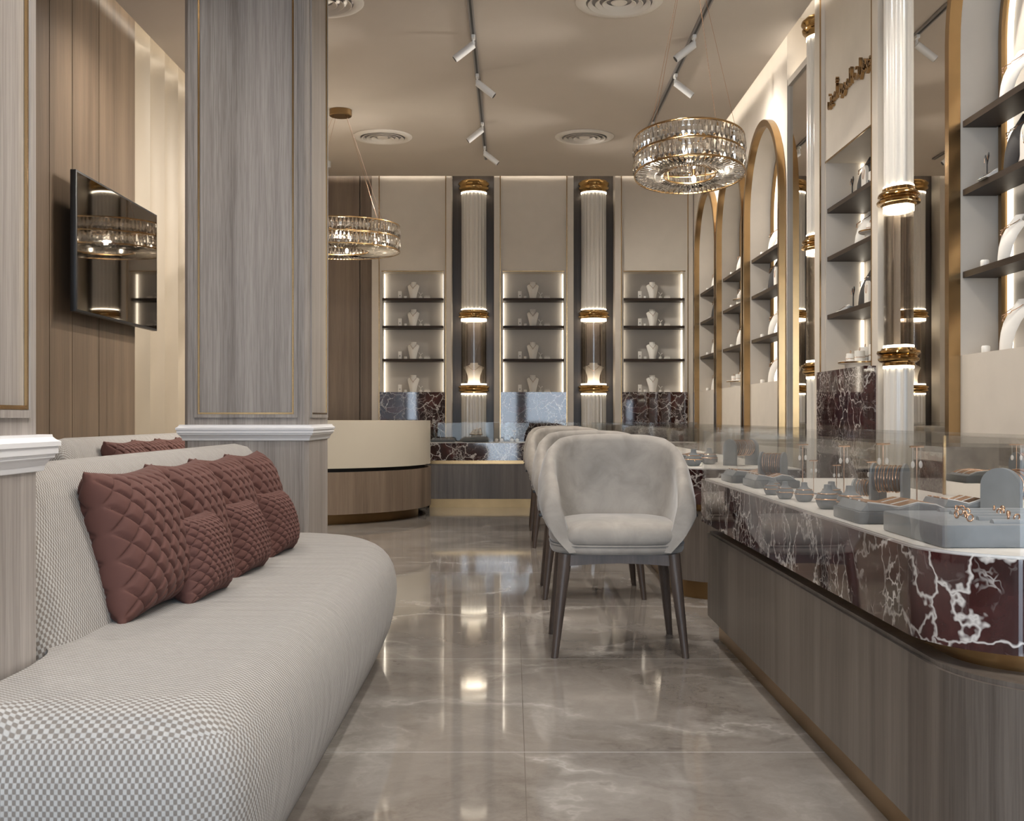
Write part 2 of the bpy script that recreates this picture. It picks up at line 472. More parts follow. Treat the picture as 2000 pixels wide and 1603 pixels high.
pillar(-1.519, -.944, 1.725, 2.300, 'nearest grey oak pillar with white rail cut off by the left picture edge')
pillar(-1.519, -.944, 5.324, 5.899, 'tall grey oak pillar with white rail standing behind the sofa')

# ------------------------------------------------------------------ sofas
def smooth_closed(ctrl, n=18):
    P = [Vector((x, y)) for x, y in ctrl]; out = []
    m = len(P)
    for i in range(m):
        p0, p1, p2, p3 = P[i - 1], P[i], P[(i + 1) % m], P[(i + 2) % m]
        for k in range(n):
            t = k / n
            q = .5 * ((2 * p1) + (-p0 + p2) * t + (2 * p0 - 5 * p1 + 4 * p2 - p3) * t * t + (-p0 + 3 * p1 - 3 * p2 + p3) * t ** 3)
            out.append((q.x, q.y))
    return out

def resample(pts, n):
    P = [Vector(p) for p in pts]; P.append(P[0]); d = [0]
    for a, c in zip(P[:-1], P[1:]): d.append(d[-1] + (c - a).length)
    T = d[-1]; out = []; j = 0
    for i in range(n):
        s = T * i / n
        while d[j + 1] < s: j += 1
        t = (s - d[j]) / max(1e-9, d[j + 1] - d[j]); out.append(P[j].lerp(P[j + 1], t))
    return out, T

CU, CV = 1 / .0062, 1 / .009
def sofa(dx, dy, label):
    root = empty('sofa', (-.8 + dx, 3.4 + dy, 0), label, 'sofa')
    # seat
    ctrl = [(-.935, 1.88), (-.78, 1.862), (-.60, 1.862), (-.50, 1.885), (-.437, 1.98), (-.422, 2.3), (-.42, 3.0), (-.42, 3.7), (-.425, 4.2), (-.47, 4.52), (-.60, 4.78), (-.78, 4.90), (-.98, 4.935), (-1.10, 4.92), (-1.13, 4.7), (-1.13, 3.8), (-1.13, 3.0), (-1.12, 2.62), (-1.05, 2.48), (-.96, 2.38), (-.935, 2.25), (-.935, 2.05)]
    O, T = resample(smooth_closed(ctrl), 340)
    n = len(O)
    nor = []
    for i in range(n):
        t = (O[(i + 2) % n] - O[i - 2]).normalized(); nor.append(Vector((-t.y, t.x)))
    # orientation: inward normal
    cx = sum((p.x for p in O)) / n; area = sum(O[i].x * O[(i + 1) % n].y - O[(i + 1) % n].x * O[i].y for i in range(n))
    if area < 0: nor = [-v for v in nor]
    prof = [(.085, .0), (.07, .03), (.045, .08), (.02, .14), (.006, .2), (0, .25), (.002, .3), (.012, .34), (.028, .37), (.046, .39), (.065, .404), (.085, .413), (.105, .418), (.12, .42)]
    bm = NB(); uvl = bm.loops.layers.uv.new('UVMap')
    rings = []; plen = [0]
    for (a, c) in zip(prof[:-1], prof[1:]): plen.append(plen[-1] + math.hypot(c[0] - a[0], c[1] - a[1]))
    def offs(i, ins):
        p = O[i]; k = ins
        if p.y < 4.75: k *= min(1, max(0, (p.x + .935) / .12))
        p = O[i] + nor[i] * k
        return p
    for (ins, z) in prof:
        q = [offs(i, ins) for i in range(n)]
        if ins > .03:
            for _ in range(int(ins * 260)): q = [(q[i - 1] + q[i] * 2 + q[(i + 1) % n]) / 4 if (O[i].x > -.8 and O[i].y < 2.15) else q[i] for i in range(n)]
        rings.append([bm.verts.new((p.x, p.y, z)) for p in q])
    dl = T / n
    for a in range(len(prof) - 1):
        for i in range(n):
            f = bm.faces.new((rings[a][i], rings[a][(i + 1) % n], rings[a + 1][(i + 1) % n], rings[a + 1][i]))
            for lp, (u, v) in zip(f.loops, ((i * dl, plen[a]), ((i + 1) * dl, plen[a]), ((i + 1) * dl, plen[a + 1]), (i * dl, plen[a + 1]))):
                if a >= 8: lp[uvl].uv = (lp.vert.co.y * CU, lp.vert.co.x * CV)
                else: lp[uvl].uv = (u * CU, v * CV)
    f = bm.faces.new(rings[-1])
    for lp in f.loops: lp[uvl].uv = (lp.vert.co.y * CU, lp.vert.co.x * CV)
    bmesh.ops.triangulate(bm, faces=[f]); bm.faces.new(list(reversed(rings[0])))
    bmesh.ops.translate(bm, verts=bm.verts, vec=(dx, dy, 0))
    obj('seat', bm, 'weave', root, smooth=60)
    # backrest
    y0, y1 = 2.335, 4.79
    ys = [0, .006, .02, .045, .08, .12, .17] ; ys = [y0 + t for t in ys] + [y0 + .17 + (y1 - y0 - .34) * k / 20 for k in range(1, 20)] + [y1 - t for t in reversed(ys)]
    def sec(y):
        t = min(y - y0, y1 - y); r = .17
        k = 1.0 if t >= r else math.sqrt(max(0, 1 - ((r - t) / r) ** 2))
        s = .35 + .65 * k; top = .795 - .09 * (1 - k)
        base = [(-.925, .34), (-.94, .42), (-.965, .52), (-.995, .62), (-1.025, .71), (-1.045, .755), (-1.075, .785), (-1.115, .795), (-1.155, .785), (-1.185, .755), (-1.195, .70), (-1.2, .5), (-1.195, .2), (-1.185, .03), (-1.05, .03), (-1.0, .2)]
        out = []
        for x, z in base:
            zz = z * top / .795; xm = -1.09
            out.append((xm + (x - xm) * s, y, zz))
        return out
    bm = NB(); uvl = bm.loops.layers.uv.new('UVMap')
    S = [sec(y) for y in ys]; R = [[bm.verts.new(p) for p in s] for s in S]; m = len(S[0])
    arc = [0]
    for i in range(m): a, c = S[12][i], S[12][(i + 1) % m]; arc.append(arc[-1] + math.hypot(a[0] - c[0], a[2] - c[2]))
    for a in range(len(R) - 1):
        for i in range(m):
            f = bm.faces.new((R[a][i], R[a][(i + 1) % m], R[a + 1][(i + 1) % m], R[a + 1][i]))
            for lp, (u, v) in zip(f.loops, ((ys[a], arc[i]), (ys[a], arc[i + 1]), (ys[a + 1], arc[i + 1]), (ys[a + 1], arc[i]))): lp[uvl].uv = (u * CU, v * CV)
    for rr in (R[0], R[-1]):
        f = bm.faces.new(rr)
        for lp in f.loops: lp[uvl].uv = (lp.vert.co.x * CU, lp.vert.co.z * CV)
    bmesh.ops.translate(bm, verts=bm.verts, vec=(dx, dy, 0))
    obj('backrest', bm, 'weave', root, smooth=60)
sofa(0, 0, 'long curved sofa in woven check fabric in the left foreground')
sofa(-1.17, 3.37, 'second woven sofa against the brown wall below the television')

# quilted pillow
def pillow_mesh(cells, fold):
    bm = NB(); n = 130
    def P(u, v, side):
        a, c = abs(u), abs(v)
        th = (max(0, 1 - a ** 3.2) * max(0, 1 - c ** 3.2)) ** .55
        x = u * (1 - .09 * (1 - v * v) * a); z = v * (1 - .09 * (1 - u * u) * c)
        s = (u * cells + v * cells * .78); t = (u * cells - v * cells * .78)
        ds = abs(s - round(s)); dt = abs(t - round(t)); d = min(ds, dt)
        q = 1 - math.exp(-(d / .13) ** 2) ; puff = (math.cos(PI * (s - round(s))) ** 0) * q
        hill = (1 - math.exp(-(d / .085) ** 1.6)) * (.8 + .2 * min(1, 4 * ds * dt))
        y = side * (th * .36 + .062 * hill * min(1, th * 2.2) - .045 * min(1, th * 2.2))
        wr = fold * .02 * math.sin(9 * u + 5 * v) * th
        return (x * .5, y * .5 + wr * .2, z * .5 + .5)
    for side in (-1, 1):
        g = [[bm.verts.new(P(-1 + 2 * i / n, -1 + 2 * j / n, side)) for j in range(n + 1)] for i in range(n + 1)]
        for i in range(n):
            for j in range(n): bm.faces.new((g[i][j], g[i + 1][j], g[i + 1][j + 1], g[i][j + 1]))
    bmesh.ops.remove_doubles(bm, verts=bm.verts, dist=1e-5)
    return bm
define('pillow', [('pillow', pillow_mesh(3.6, 0), 'pillow', None, 70)])
define('pillow_small', [('pillow', pillow_mesh(4.6, 1), 'pillow', None, 70)])
R90 = -PI / 2
def put_pillow(kind, cx, cy, cz, w, h, th, lean, yaw, label, group):
    # local: x = width, y = thickness (front is -y), z = up ; face towards +X => rot z = +90
    rt = Matrix.Rotation(PI / 2 + yaw, 4, 'Z') @ Matrix.Rotation(lean, 4, 'X')
    o = place(kind, 'cushion', label, 'cushion', (cx, cy, cz), scale=(w, th, h), group=group, rot3=tuple(rt.to_euler()))
    return o
g1 = 'large quilted brown cushions on the front sofa'
for i, (y, w, lab) in enumerate(((2.90, .45, 'large quilted brown cushion nearest the camera on the front sofa'),
        (3.34, .44, 'second large quilted brown cushion from the camera on the front sofa'),
        (3.76, .43, 'third large quilted brown cushion from the camera on the front sofa'),
        (4.20, .43, 'farthest large quilted brown cushion on the front sofa'))):
    put_pillow('pillow', -.90, y, .41, w, .375, .52, -.24, -.04, lab, g1)
g2 = 'small quilted brown cushions on the front sofa'
for i, (y, lab) in enumerate(((3.12, 'small quilted brown cushion nearest the camera, leaning on the large ones'),
        (3.60, 'middle one of the three small quilted brown cushions'),
        (4.10, 'farthest small quilted brown cushion on the front sofa'))):
    put_pillow('pillow_small', -.825, y, .412, .31, .235, .42, -.26, -.06, lab, g2)
g3 = 'quilted brown cushions on the sofa at the wall'
for y, lab in ((6.33, 'leftmost brown cushion on the far sofa'), (6.78, 'second brown cushion from the left on the far sofa'), (7.2, 'third brown cushion from the left on the far sofa'), (7.63, 'brown cushion at the pillar end of the far sofa')):
    put_pillow('pillow', -.90 - 1.17, y, .41, .46, .375, .52, -.24, -.04, lab, g3)

# ------------------------------------------------------------------ television
t = empty('television', (-2.40, 6.975, 1.476), 'slim black television hanging on the brown wood wall', 'television')
obj('screen_frame', BX(-2.405, -2.372, 6.26, 7.69, 1.476, 2.25, bev=.004), 'black', t)
obj('screen', BX(-2.3719, -2.3705, 6.275, 7.675, 1.49, 2.237), 'screen', t, smooth=0)
obj('wall_bracket', BX(-2.479, -2.405, 6.62, 7.33, 1.62, 2.1, bev=.01), 'black', t)

# ------------------------------------------------------------------ counters
def inset(o, d): return o[0] + d, o[1] - d, o[2] + d, o[3] - d
def counter(label, wd, mb, pl, rc, r_w, r_m, r_p, mirror=None):
    """wd/mb/pl/rc: (x0,x1,y0,y1) of wood body, marble, plinth, recess"""
    root = empty('display_counter', ((wd[0] + wd[1]) / 2, (wd[2] + wd[3]) / 2, 0), label, 'display counter')
    obj('plinth', prism(NB(), rrect(*pl, r=r_p), 0, .092), 'goldd', root)
    b = prism(NB(), rrect(*wd, r=r_w), .09, .427)
    o2 = rrect(*wd, r=r_w); o3 = rrect(*inset(wd, .008), r=tuple(max(0, x - .008) for x in r_w))
    b2 = NB(); prism(b2, o3, .427, .436)
    obj('wood_body', b, 'counterwood', root); obj('wood_ledge', b2, 'counterwood', root)
    obj('gold_recess', prism(NB(), rrect(*rc, r=tuple(max(0, x - .05) for x in r_m)), .436, .4725), 'gold', root)
    obj('marble_band', prism(NB(), rrect(*mb, r=r_m), .4725, .645), 'marble', root)
    obj('display_base', prism(NB(), rrect(*inset(mb, .012), r=tuple(max(0, x - .012) for x in r_m)), .645, .65), 'floorw', root)
    ins = inset(mb, .004); i2 = inset(mb, .01)
    case = ring_prism(NB(), rrect(*ins, r=tuple(x if x > .0006 else .001 for x in r_m), seg=10), rrect(*i2, r=tuple(max(.0006, x - .006) for x in [max(x, .001) for x in r_m]), seg=10), .6502, .845)
    obj('glass_case', case, 'glass', root)
    obj('glass_top', prism(NB(), rrect(*ins, r=r_m), .8455, .8525), 'glass', root)
    if mirror:
        obj('rear_mirror', BX(mb[1] - .024, mb[1] - .016, mirror[0], mirror[1], .6505, .842), 'mirror', root, smooth=0)
        obj('mirror_edge', BX(mb[1] - .028, mb[1] - .014, mirror[1], mirror[1] + .01, .6505, .842), 'gold', root, smooth=0)
    return root
counter('nearest long display counter with taupe wood base and burgundy marble band',
        (.80, 1.42, 1.90, 4.724), (.78, 1.42, 2.03, 4.76), (.84, 1.38, 1.95, 4.684), (.85, 1.38, 2.055, 4.67),
        (.3, 0, 0, 0.0), (.25, 0, 0, .0), (.27, 0, 0, 0), mirror=(2.06, 3.72))
counter('middle display counter with rounded near corner, behind the beige chairs',
        (.80, 1.42, 5.62, 11.36), (.78, 1.42, 5.60, 11.38), (.84, 1.38, 5.66, 11.32), (.85, 1.38, 5.67, 11.31),
        (.3, 0, 0, 0), (.3, 0, 0, 0), (.26, 0, 0, 0))
counter('far display counter running along the back wall beside the cash desk',
        (-.86, 1.84, 11.46, 12.0), (-.86, 1.84, 11.44, 12.0), (-.83, 1.83, 11.52, 11.98), (-.83, 1.83, 11.50, 11.97),
        (0, 0, 0, 0), (0, 0, 0, 0), (0, 0, 0, 0))

# ------------------------------------------------------------------ cash desk
def desk_outline(r, cx=-2.02, cy=10.70, xmin=-2.42, ymax=11.98, seg=96):
    p = []
    for i in range(seg):
        a = 2 * PI * i / seg; x = cx + r * math.cos(a); yy = cy + r * math.sin(a)
        p.append((max(x, xmin), min(yy, ymax)))
    out = []
    for q in p:
        if not out or (abs(q[0] - out[-1][0]) + abs(q[1] - out[-1][1])) > 1e-5: out.append(q)
    return out
t = empty('cash_desk', (-2.0, 10.7, 0), 'round cream and brown wood cash desk behind the pillar', 'desk')
obj('base', prism(NB(), desk_outline(1.14), 0, .09), 'goldd', t)
obj('wood_front', prism(NB(), desk_outline(1.26), .09, .442), 'deskwood', t)
obj('shadow_gap', prism(NB(), desk_outline(1.20), .442, .474), 'gapshade', t)
obj('cream_front', prism(NB(), desk_outline(1.255), .474, .872), 'desk', t)

# ------------------------------------------------------------------ chairs
def sgnpow(v, p): return math.copysign(abs(v) ** p, v)
def chair_parts():
    # shell : U path ; front is -y
    hw, fr, bk = .292, -.235, .262
    path = []; nseg = 56
    for i in range(nseg + 1):
        u = -1 + 2 * i / nseg; a = abs(u)
        # angle sweep: superellipse from front-left over back to front-right
        th = PI / 2 + (-u) * (PI / 2)    # left (-x) at u=-1 => th=pi
        if a > .62:
            k = (a - .62) / .38; x = hw - .006 * k; y = .0 + (fr - .0) * k
            x = math.copysign(x - .012 * k * k, u)
            path.append((x, y, a))
        else:
            ang = (u / .62) * PI / 2
            path.append((hw * sgnpow(math.sin(ang), .86), bk * sgnpow(math.cos(ang), .86), a))
    def rim(a, full=False):
        K = ((0, .832), (.2, .828), (.35, .815), (.5, .782), (.62, .74), (.75, .69), (.86, .655), (1, .63))
        for (a0, z0), (a1, z1) in zip(K[:-1], K[1:]):
            if a <= a1:
                t = (a - a0) / (a1 - a0); z = z0 + (z1 - z0) * t; break
        if full: return z
        e = max(0, (a - .84) / .16); return z - .15 * (1 - math.sqrt(max(0, 1 - e * e)))
    secs_in, secs = [], []
    N_ = len(path)
    def normal(i):
        p0 = path[max(0, i - 1)]; p1 = path[min(N_ - 1, i + 1)]
        t = Vector((p1[0] - p0[0], p1[1] - p0[1])).normalized(); return Vector((t.y, -t.x))
    for i, (x, y, a) in enumerate(path):
        nrm = normal(i)
        c = Vector((x, y))
        if nrm.dot(c - Vector((0, 0))) < 0: nrm = -nrm
        zr = rim(a); zb = .392
        sec = []
        pro = [(0, -.085), (.1, -.062), (.22, -.036), (.38, -.008), (.55, .012), (.72, .012), (.88, -.002), (.96, -.014), (1.0, -.03), (.985, -.046), (.94, -.056), (.8, -.058), (.6, -.06), (.4, -.074), (.2, -.098), (0.05, -.125)]
        fk = max(0, (a - .9) / .1); zf = rim(a, True)
        PO = [(t_, o_) for t_, o_ in pro[:6]]; PI_ = [(t_, o_) for t_, o_ in reversed(pro[11:])]
        def ip(P, t_):
            if t_ <= P[0][0]: return P[0][1]
            for (t0, o0), (t1, o1) in zip(P[:-1], P[1:]):
                if t_ <= t1: return o0 + (o1 - o0) * (t_ - t0) / (t1 - t0)
            return P[-1][1]
        te = lambda t_: t_ * (zr - zb) / (zf - zb)
        for ip_i, (tt, off) in enumerate(pro):
            P_ = PO if ip_i < 8 else PI_
            if a > .84: off = off + ip(P_, te(tt)) - ip(P_, tt)
            z = zb + (zr - zb) * tt
            yy = y + (.05 * fk * (1 - tt) * 0)
            p = c + nrm * off
            sec.append((p.x, p.y + (-.02 * (1 - tt) * (a > .8) * (a - .8) / .2), z))
        secs.append(sec)
    sh = loft(NB(), secs, True, True)
    # backrest pad (inner) as separate piece slightly proud
    # cushion
    def plan(s, z, k=1.0, n=56):
        return [(s * .262 * sgnpow(math.cos(2 * PI * i / n), .55), -.025 + s * .235 * sgnpow(math.sin(2 * PI * i / n), .6), z) for i in range(n)]
    cu = NB()
    cs = [plan(.93, .418), plan(.975, .424), plan(1.0, .438), plan(1.0, .456), plan(.975, .476), plan(.92, .49), plan(.8, .502), plan(.6, .511), plan(.35, .516), plan(.1, .518)]
    loft(cu, cs)
    bs = NB(); loft(bs, [plan(.90, .384), plan(.965, .388), plan(.985, .398), plan(.985, .409), plan(.965, .418), plan(.9, .42)])
    pipe = NB(); tube(pipe, [(p[0], p[1], .4185) for p in plan(.985, 0)], .0035, 6, True)
    legs = []
    for sx, sy in ((-1, -1), (1, -1), (-1, 1), (1, 1)):
        b = NB()
        top = Vector((sx * .203, -.205 if sy < 0 else .17, .385)); ft = Vector((sx * .245, -.24 if sy < 0 else .24, 0))
        pts = [top.lerp(ft, k / 8) for k in range(9)]
        rr = [.026 - .013 * (k / 8) ** 1.0 for k in range(9)]
        tube(b, pts, rr, 14); legs.append(b)
    ap = NB()
    def rail(a, b_):
        a = Vector(a); b_ = Vector(b_); d = (b_ - a).normalized(); nn = Vector((-d.y, d.x, 0)) * .011
        n = 14; secs = []
        for k in range(n + 1):
            t = k / n; p = a.lerp(b_, t); ar = .010 * math.sin(PI * t)
            secs.append([tuple(p + nn + Vector((0, 0, .021))), tuple(p - nn + Vector((0, 0, .021))), tuple(p - nn + Vector((0, 0, -.021 + ar))), tuple(p + nn + Vector((0, 0, -.021 + ar)))])
        loft(ap, secs)
    rail((-.195, -.21, .362), (.195, -.21, .362)); rail((-.195, .175, .362), (.195, .175, .362))
    rail((-.206, -.2, .362), (-.206, .17, .362)); rail((.206, -.2, .362), (.206, .17, .362))
    parts = [('shell', sh, 'velvet', None, 60), ('seat_cushion', cu, 'velvet', None, 60), ('seat_base', bs, 'velvet', None, 60), ('piping', pipe, 'velvet', 1, 60), ('apron', ap, 'chairwood', None, 30)]
    for b in legs: parts.append(('leg', b, 'chairwood', None, 50))
    # outer back cover band + straps
    ob = []; 
    secs = []
    for i, (x, y, a) in enumerate(path):
        if a > .70: continue
        nrm = normal(i); c = Vector((x, y))
        if nrm.dot(c) < 0: nrm = -nrm
        zr = rim(a); zb = .392
        q = []
        k = (a / .70); w0 = .40 + .04 * k; w1 = .90 - .42 * max(0, (k - .25) / .75) ** 1.4
        for tt in [w0 + (w1 - w0) * j / 6 for j in range(7)]:
            off = {0: 0}.get(9, .012 + .004 * math.sin(PI * (tt - w0) / max(.01, w1 - w0)) - .02 * max(0, (.45 - tt)) )
            z = zb + (zr - zb) * tt; p = c + nrm * off; q.append((p.x, p.y, z))
        q += [(c.x - nrm.x * .012, c.y - nrm.y * .012, v[2]) for v, c2 in zip(reversed(q), range(99))]
        secs.append(q)
    loft(ob_b := NB(), secs)
    parts.append(('back_cover', ob_b, 'shell', None, 60))
    for s in (-1, 1):
        b = NB(); box(b, s * .292 - .012, s * .292 + .012, -.155, -.105, .52, .534, bev=.004)
        parts.append(('strap', b, 'black', None, 40))
    return parts
define('chair', chair_parts())
for i, (x, y, r, lab) in enumerate((
        (.405, 4.55, -.01, 'nearest beige velvet tub chair with walnut legs in full view'),
        (.405, 5.93, .0, 'beige velvet tub chair directly behind the nearest one'),
        (.395, 8.18, .0, 'beige velvet tub chair, third in the row along the counter'),
        (.395, 9.42, .0, 'beige velvet tub chair farthest from the camera'))):
    place('chair', 'tub_chair', lab, 'chair', (x, y, 0), r, group='beige tub chairs along the counter')

# ------------------------------------------------------------------ columns
def band(z0, z1, r=.133):
    h = z1 - z0
    return [(r * .96, z0), (r * 1.05, z0), (r * 1.05, z0 + h * .16), (r * 1.12, z0 + h * .2), (r * 1.20, z0 + h * .3), (r * 1.22, z0 + h * .42), (r * 1.14, z0 + h * .48), (r * 1.14, z0 + h * .55), (r * 1.20, z0 + h * .62), (r * 1.26, z0 + h * .72), (r * 1.24, z0 + h * .84), (r * 1.12, z0 + h * .88), (r * 1.08, z0 + h), (r * .96, z0 + h)]
def fluted(z0, z1, r=.133, nf=20):
    pts = []; sub = 8
    for i in range(nf):
        for k in range(sub):
            t = k / sub; a = 2 * PI * (i + t) / nf
            d = 0 if t < .22 else .011 * math.sin(PI * (t - .22) / .78)
            pts.append(((r - d) * math.cos(a), (r - d) * math.sin(a)))
    return prism(NB(), pts, z0, z1)
def column_parts():
    P = []
    P.append(('fluted_shaft', fluted(0, 1.143), 'column', None, 40))
    P.append(('fluted_shaft', fluted(2.047, 3.273), 'column', None, 40))
    P.append(('gold_band', lathe(NB(), band(1.155, 1.243), 56), 'polgold', None, 40))
    P.append(('gold_band', lathe(NB(), list(reversed([(r, 2.036 - (z - 1.945)) for r, z in [(a, b + 0) for a, b in band(1.945, 2.036)]][::1]))[::-1], 56), 'polgold', None, 40))
    P.append(('gold_capital', lathe(NB(), band(3.285, 3.405), 56), 'polgold', None, 40))
    for z0, z1 in ((1.143, 1.155), (1.243, 1.257), (1.922, 1.945), (2.036, 2.047), (3.273, 3.285)):
        P.append(('light_ring', lathe(NB(), [(.10, z0), (.136, z0), (.136, z1), (.10, z1)], 56), 'ledring', None, 40))
    g = NB()
    secs = [[(r * math.cos(2 * PI * i / 56), r * math.sin(2 * PI * i / 56), z) for i in range(56)] for r, z in ((.133, 1.2572), (.133, 1.9218), (.129, 1.9218), (.129, 1.2572))]
    loft(g, secs, True, False, True)
    P.append(('glass_tube', g, 'tube', None, 40))
    return P
define('column', column_parts())
colpos = [(-.411, 12.25, 'left one of the two fluted columns on the back wall'), (.863, 12.25, 'right one of the two fluted columns on the back wall'),
          (1.985, 7.24, 'fluted half column set in the far wall mirror'), (1.985, 5.73, 'fluted half column set in the near wall mirror')]
for x, y, lab in colpos:
    place('column', 'fluted_column', lab, 'column', (x, y, 0), 0, group='fluted columns with gold bands')

# ------------------------------------------------------------------ jewellery display kinds
def bust(H=.185, W=.062, mat='bustw', wide=False):
    secs = []; ctr = []
    rows = [(0, .52, .0), (.02, .56, .0), (.15, .60, .001), (.35, .72, .006), (.55, .88, .017), (.70, .985, .032), (.78, 1.0, .043), (.82, .88, .049), (.86, .66, .054), (.89, .50, .058), (.93, .44, .063), (1.0, .50, .072)]
    if wide: rows = [(0, .60, .0), (.02, .62, .0), (.2, .57, .0), (.4, .62, .0), (.6, .77, .004), (.74, .95, .01), (.79, 1.0, .014), (.83, .86, .018), (.87, .62, .02), (.90, .44, .022), (.94, .38, .024), (1.0, .40, .026)]
    for t, w, off in rows:
        w = W * w; s = []; n = 24; th = .018 if t < .8 else .022
        for i in range(n):
            a = 2 * PI * i / n; cx = math.cos(a); sy = math.sin(a)
            curv = .55 * (w * .6) * (cx * cx)      # shoulders curve back
            s.append((w * cx, off + sy * th * (1 - .6 * cx * cx) + curv * (1 if t < .85 else .2), H * t))
        secs.append(s)
    form = loft(NB(), secs)
    nk = NB(); pts = []
    for k in range(17):
        u = -1 + 2 * k / 16; a = abs(u)
        t = .62 + .26 * a ** 1.3; w = W * .62 * a
        z = H * t; # follow front surface
        r = [q for q in rows if q[0] <= t][-1]
        ww = W * r[1]; cx = max(-1, min(1, (math.copysign(w, u)) / max(ww, .001)))
        y = r[2] - math.sqrt(max(0, 1 - cx * cx)) * .02 * (1 - .6 * cx * cx) + .55 * ww * .6 * cx * cx * (1 if t < .85 else .2) - .003
        pts.append((math.copysign(w, u), y, z))
    tube(nk, pts, .0016, 6)
    sphere(nk, (0, pts[8][1] - .001, pts[8][2] - .006), .004)
    return [('bust_form', form, mat, None, 50), ('necklace', nk, 'rose', None, 50)]
define('bust', bust()); define('bust_black', bust(mat='bustb', H=.215, W=.07))
define('bust_wide', bust(H=.24, W=.118, wide=True))
b = BX(-.019, .019, -.008, .008, 0, .082, bev=.003); c = NB(); bmesh.ops.create_uvsphere(c, u_segments=10, v_segments=6, radius=.006, matrix=Matrix.Translation((0, -.009, .034)))
define('card', [('card_body', b, 'bustw', None, 40), ('pendant', c, 'greyd', None, 50)])
define('small_box', [('small_box', lathe(NB(), [(.016, 0), (.017, .002), (.017, .024), (.014, .028), (.004, .029)], 20), 'bustw', None, 40)])
b = lathe(NB(), [(.015, 0), (.018, .004), (.017, .022), (.008, .027)], 18)
c = NB(); tube(c, [(0, 0, .025), (0, 0, .045), (-.012, 0, .060), (-.019, 0, .072), (-.024, 0, .064)], [.004, .003, .0035, .0045, .002], 8); tube(c, [(0, 0, .04), (.010, 0, .054), (.018, 0, .064), (.023, 0, .055)], [.003, .0035, .0045, .002], 8)
define('earring_tree', [('stand_base', b, 'bustw', None, 40), ('branches', c, 'bustw', None, 50)])
b = BX(-.032, .032, -.018, .018, 0, .02, bev=.005); c = NB()
for k in range(3): torus(c, .008, .0014, (0, 0, 0), 20, 6); bmesh.ops.rotate(c, verts=c.verts[-120:], cent=(0, 0, 0), matrix=Matrix.Rotation(PI / 2, 3, 'X')); bmesh.ops.translate(c, verts=c.verts[-120:], vec=(-.018 + .018 * k, 0, .026))
define('ring_pad', [('pad', b, 'bustw', None, 40), ('rings', c, 'bustw', None, 50)])
# Y stand (dark)
b = BX(-.025, .025, -.025, .025, 0, .02, bev=.002); c = NB(); tube(c, [(0, 0, .02), (0, 0, .075), (-.014, 0, .1)], [.0035, .003, .004], 8); tube(c, [(0, 0, .07), (.014, 0, .104)], [.003, .005], 8)
sphere(c, (-.015, 0, .102), .006, 1, .5, 1.6); sphere(c, (.015, 0, .107), .006, 1, .5, 1.6)
d = bar(NB(), (-.016, -.004, .098), (-.017, -.004, .078), .0016); d2 = bar(NB(), (.015, -.004, .103), (.016, -.004, .085), .0016)
define('y_stand', [('stand_base', b, 'greyd', None, 30), ('fork', c, 'bustb', None, 50), ('earring', d, 'rose', None, 50), ('earring', d2, 'rose', None, 50)])
# wedge card holder
b = NB(); vs = [b.verts.new(p) for p in ((-.045, -.03, 0), (.045, -.03, 0), (.045, .03, 0), (-.045, .03, 0), (-.045, .03, .04), (.045, .03, .04))]
for f in ((0, 1, 2, 3), (0, 4, 5, 1), (3, 2, 5, 4), (0, 3, 4), (1, 5, 2)): b.faces.new([vs[i] for i in f])
c = NB(); vs = [c.verts.new(p) for p in ((-.03, -.022, .0068), (.03, -.022, .0068), (.03, .02, .0345), (-.03, .02, .0345))]; c.faces.new(vs)
bmesh.ops.solidify(c, geom=c.faces[:], thickness=.002)
define('wedge', [('wedge_body', b, 'bustw', None, 20), ('gold_plate', c, 'gold', None, 20)])
# arched plate stand
b = NB(); secs = []
for y in (-.008, .008):
    s = [(-.038, y, .0), (.038, y, .0)] + [(.038 * math.cos(a), y, .1 + .045 * math.sin(a)) for a in [PI * k / 14 for k in range(15)]]
    secs.append(s)
loft(b, secs); c = BX(-.045, .045, -.025, .025, -.0, .012, bev=.002)
d = NB(); tube(d, [(-.02, -.0105, .12), (-.01, -.0105, .085), (0, -.0105, .075), (.01, -.0105, .085), (.02, -.0105, .12)], .0015, 6)
define('arch_stand', [('plate', b, 'bustw', None, 40), ('foot', c, 'bustw', None, 30), ('chain', d, 'rose', None, 50)])
# round riser with small ring pots
b = lathe(NB(), [(.07, 0), (.07, .03), (.1, .034), (.1, .046), (.0, .046)], 40); c = lathe(NB(), [(.0995, .036), (.102, .036), (.102, .043), (.0995, .043)], 40, cap=False)
parts = [('riser', b, 'bustw', None, 40), ('gold_rim', c, 'gold', 0, 40)]
for (x, y, r, h) in ((-.06, -.03, .02, .025), (-.03, .04, .022, .05), (0, -.045, .02, .035), (.015, .02, .026, .065), (.06, -.02, .024, .045), (.055, .045, .02, .075)):
    p = lathe(NB(), [(r, .046), (r, .046 + h * .5)], 20); parts.append(('ring_pot', lathe(NB(), [(r, .0462), (r, .046 + h), (r * .9, .048 + h), (0, .048 + h)], 20), 'bustw', None, 40))
    g = NB(); torus(g, r + .0006, .0014, (x * 0, 0, .046 + h * .35), 24, 6)
    torus(g, .007, .0013, (0, 0, 0), 18, 6); bmesh.ops.rotate(g, verts=g.verts[-108:], cent=(0, 0, 0), matrix=Matrix.Rotation(PI / 2, 3, 'X')); bmesh.ops.translate(g, verts=g.verts[-108:], vec=(0, 0, .055 + h))
    idx = len(parts) - 1
    for bb in (parts[idx][1], g): bmesh.ops.translate(bb, verts=bb.verts, vec=(x, y, 0))
    parts.append(('ring', g, 'rose', idx, 50))
define('riser', parts)
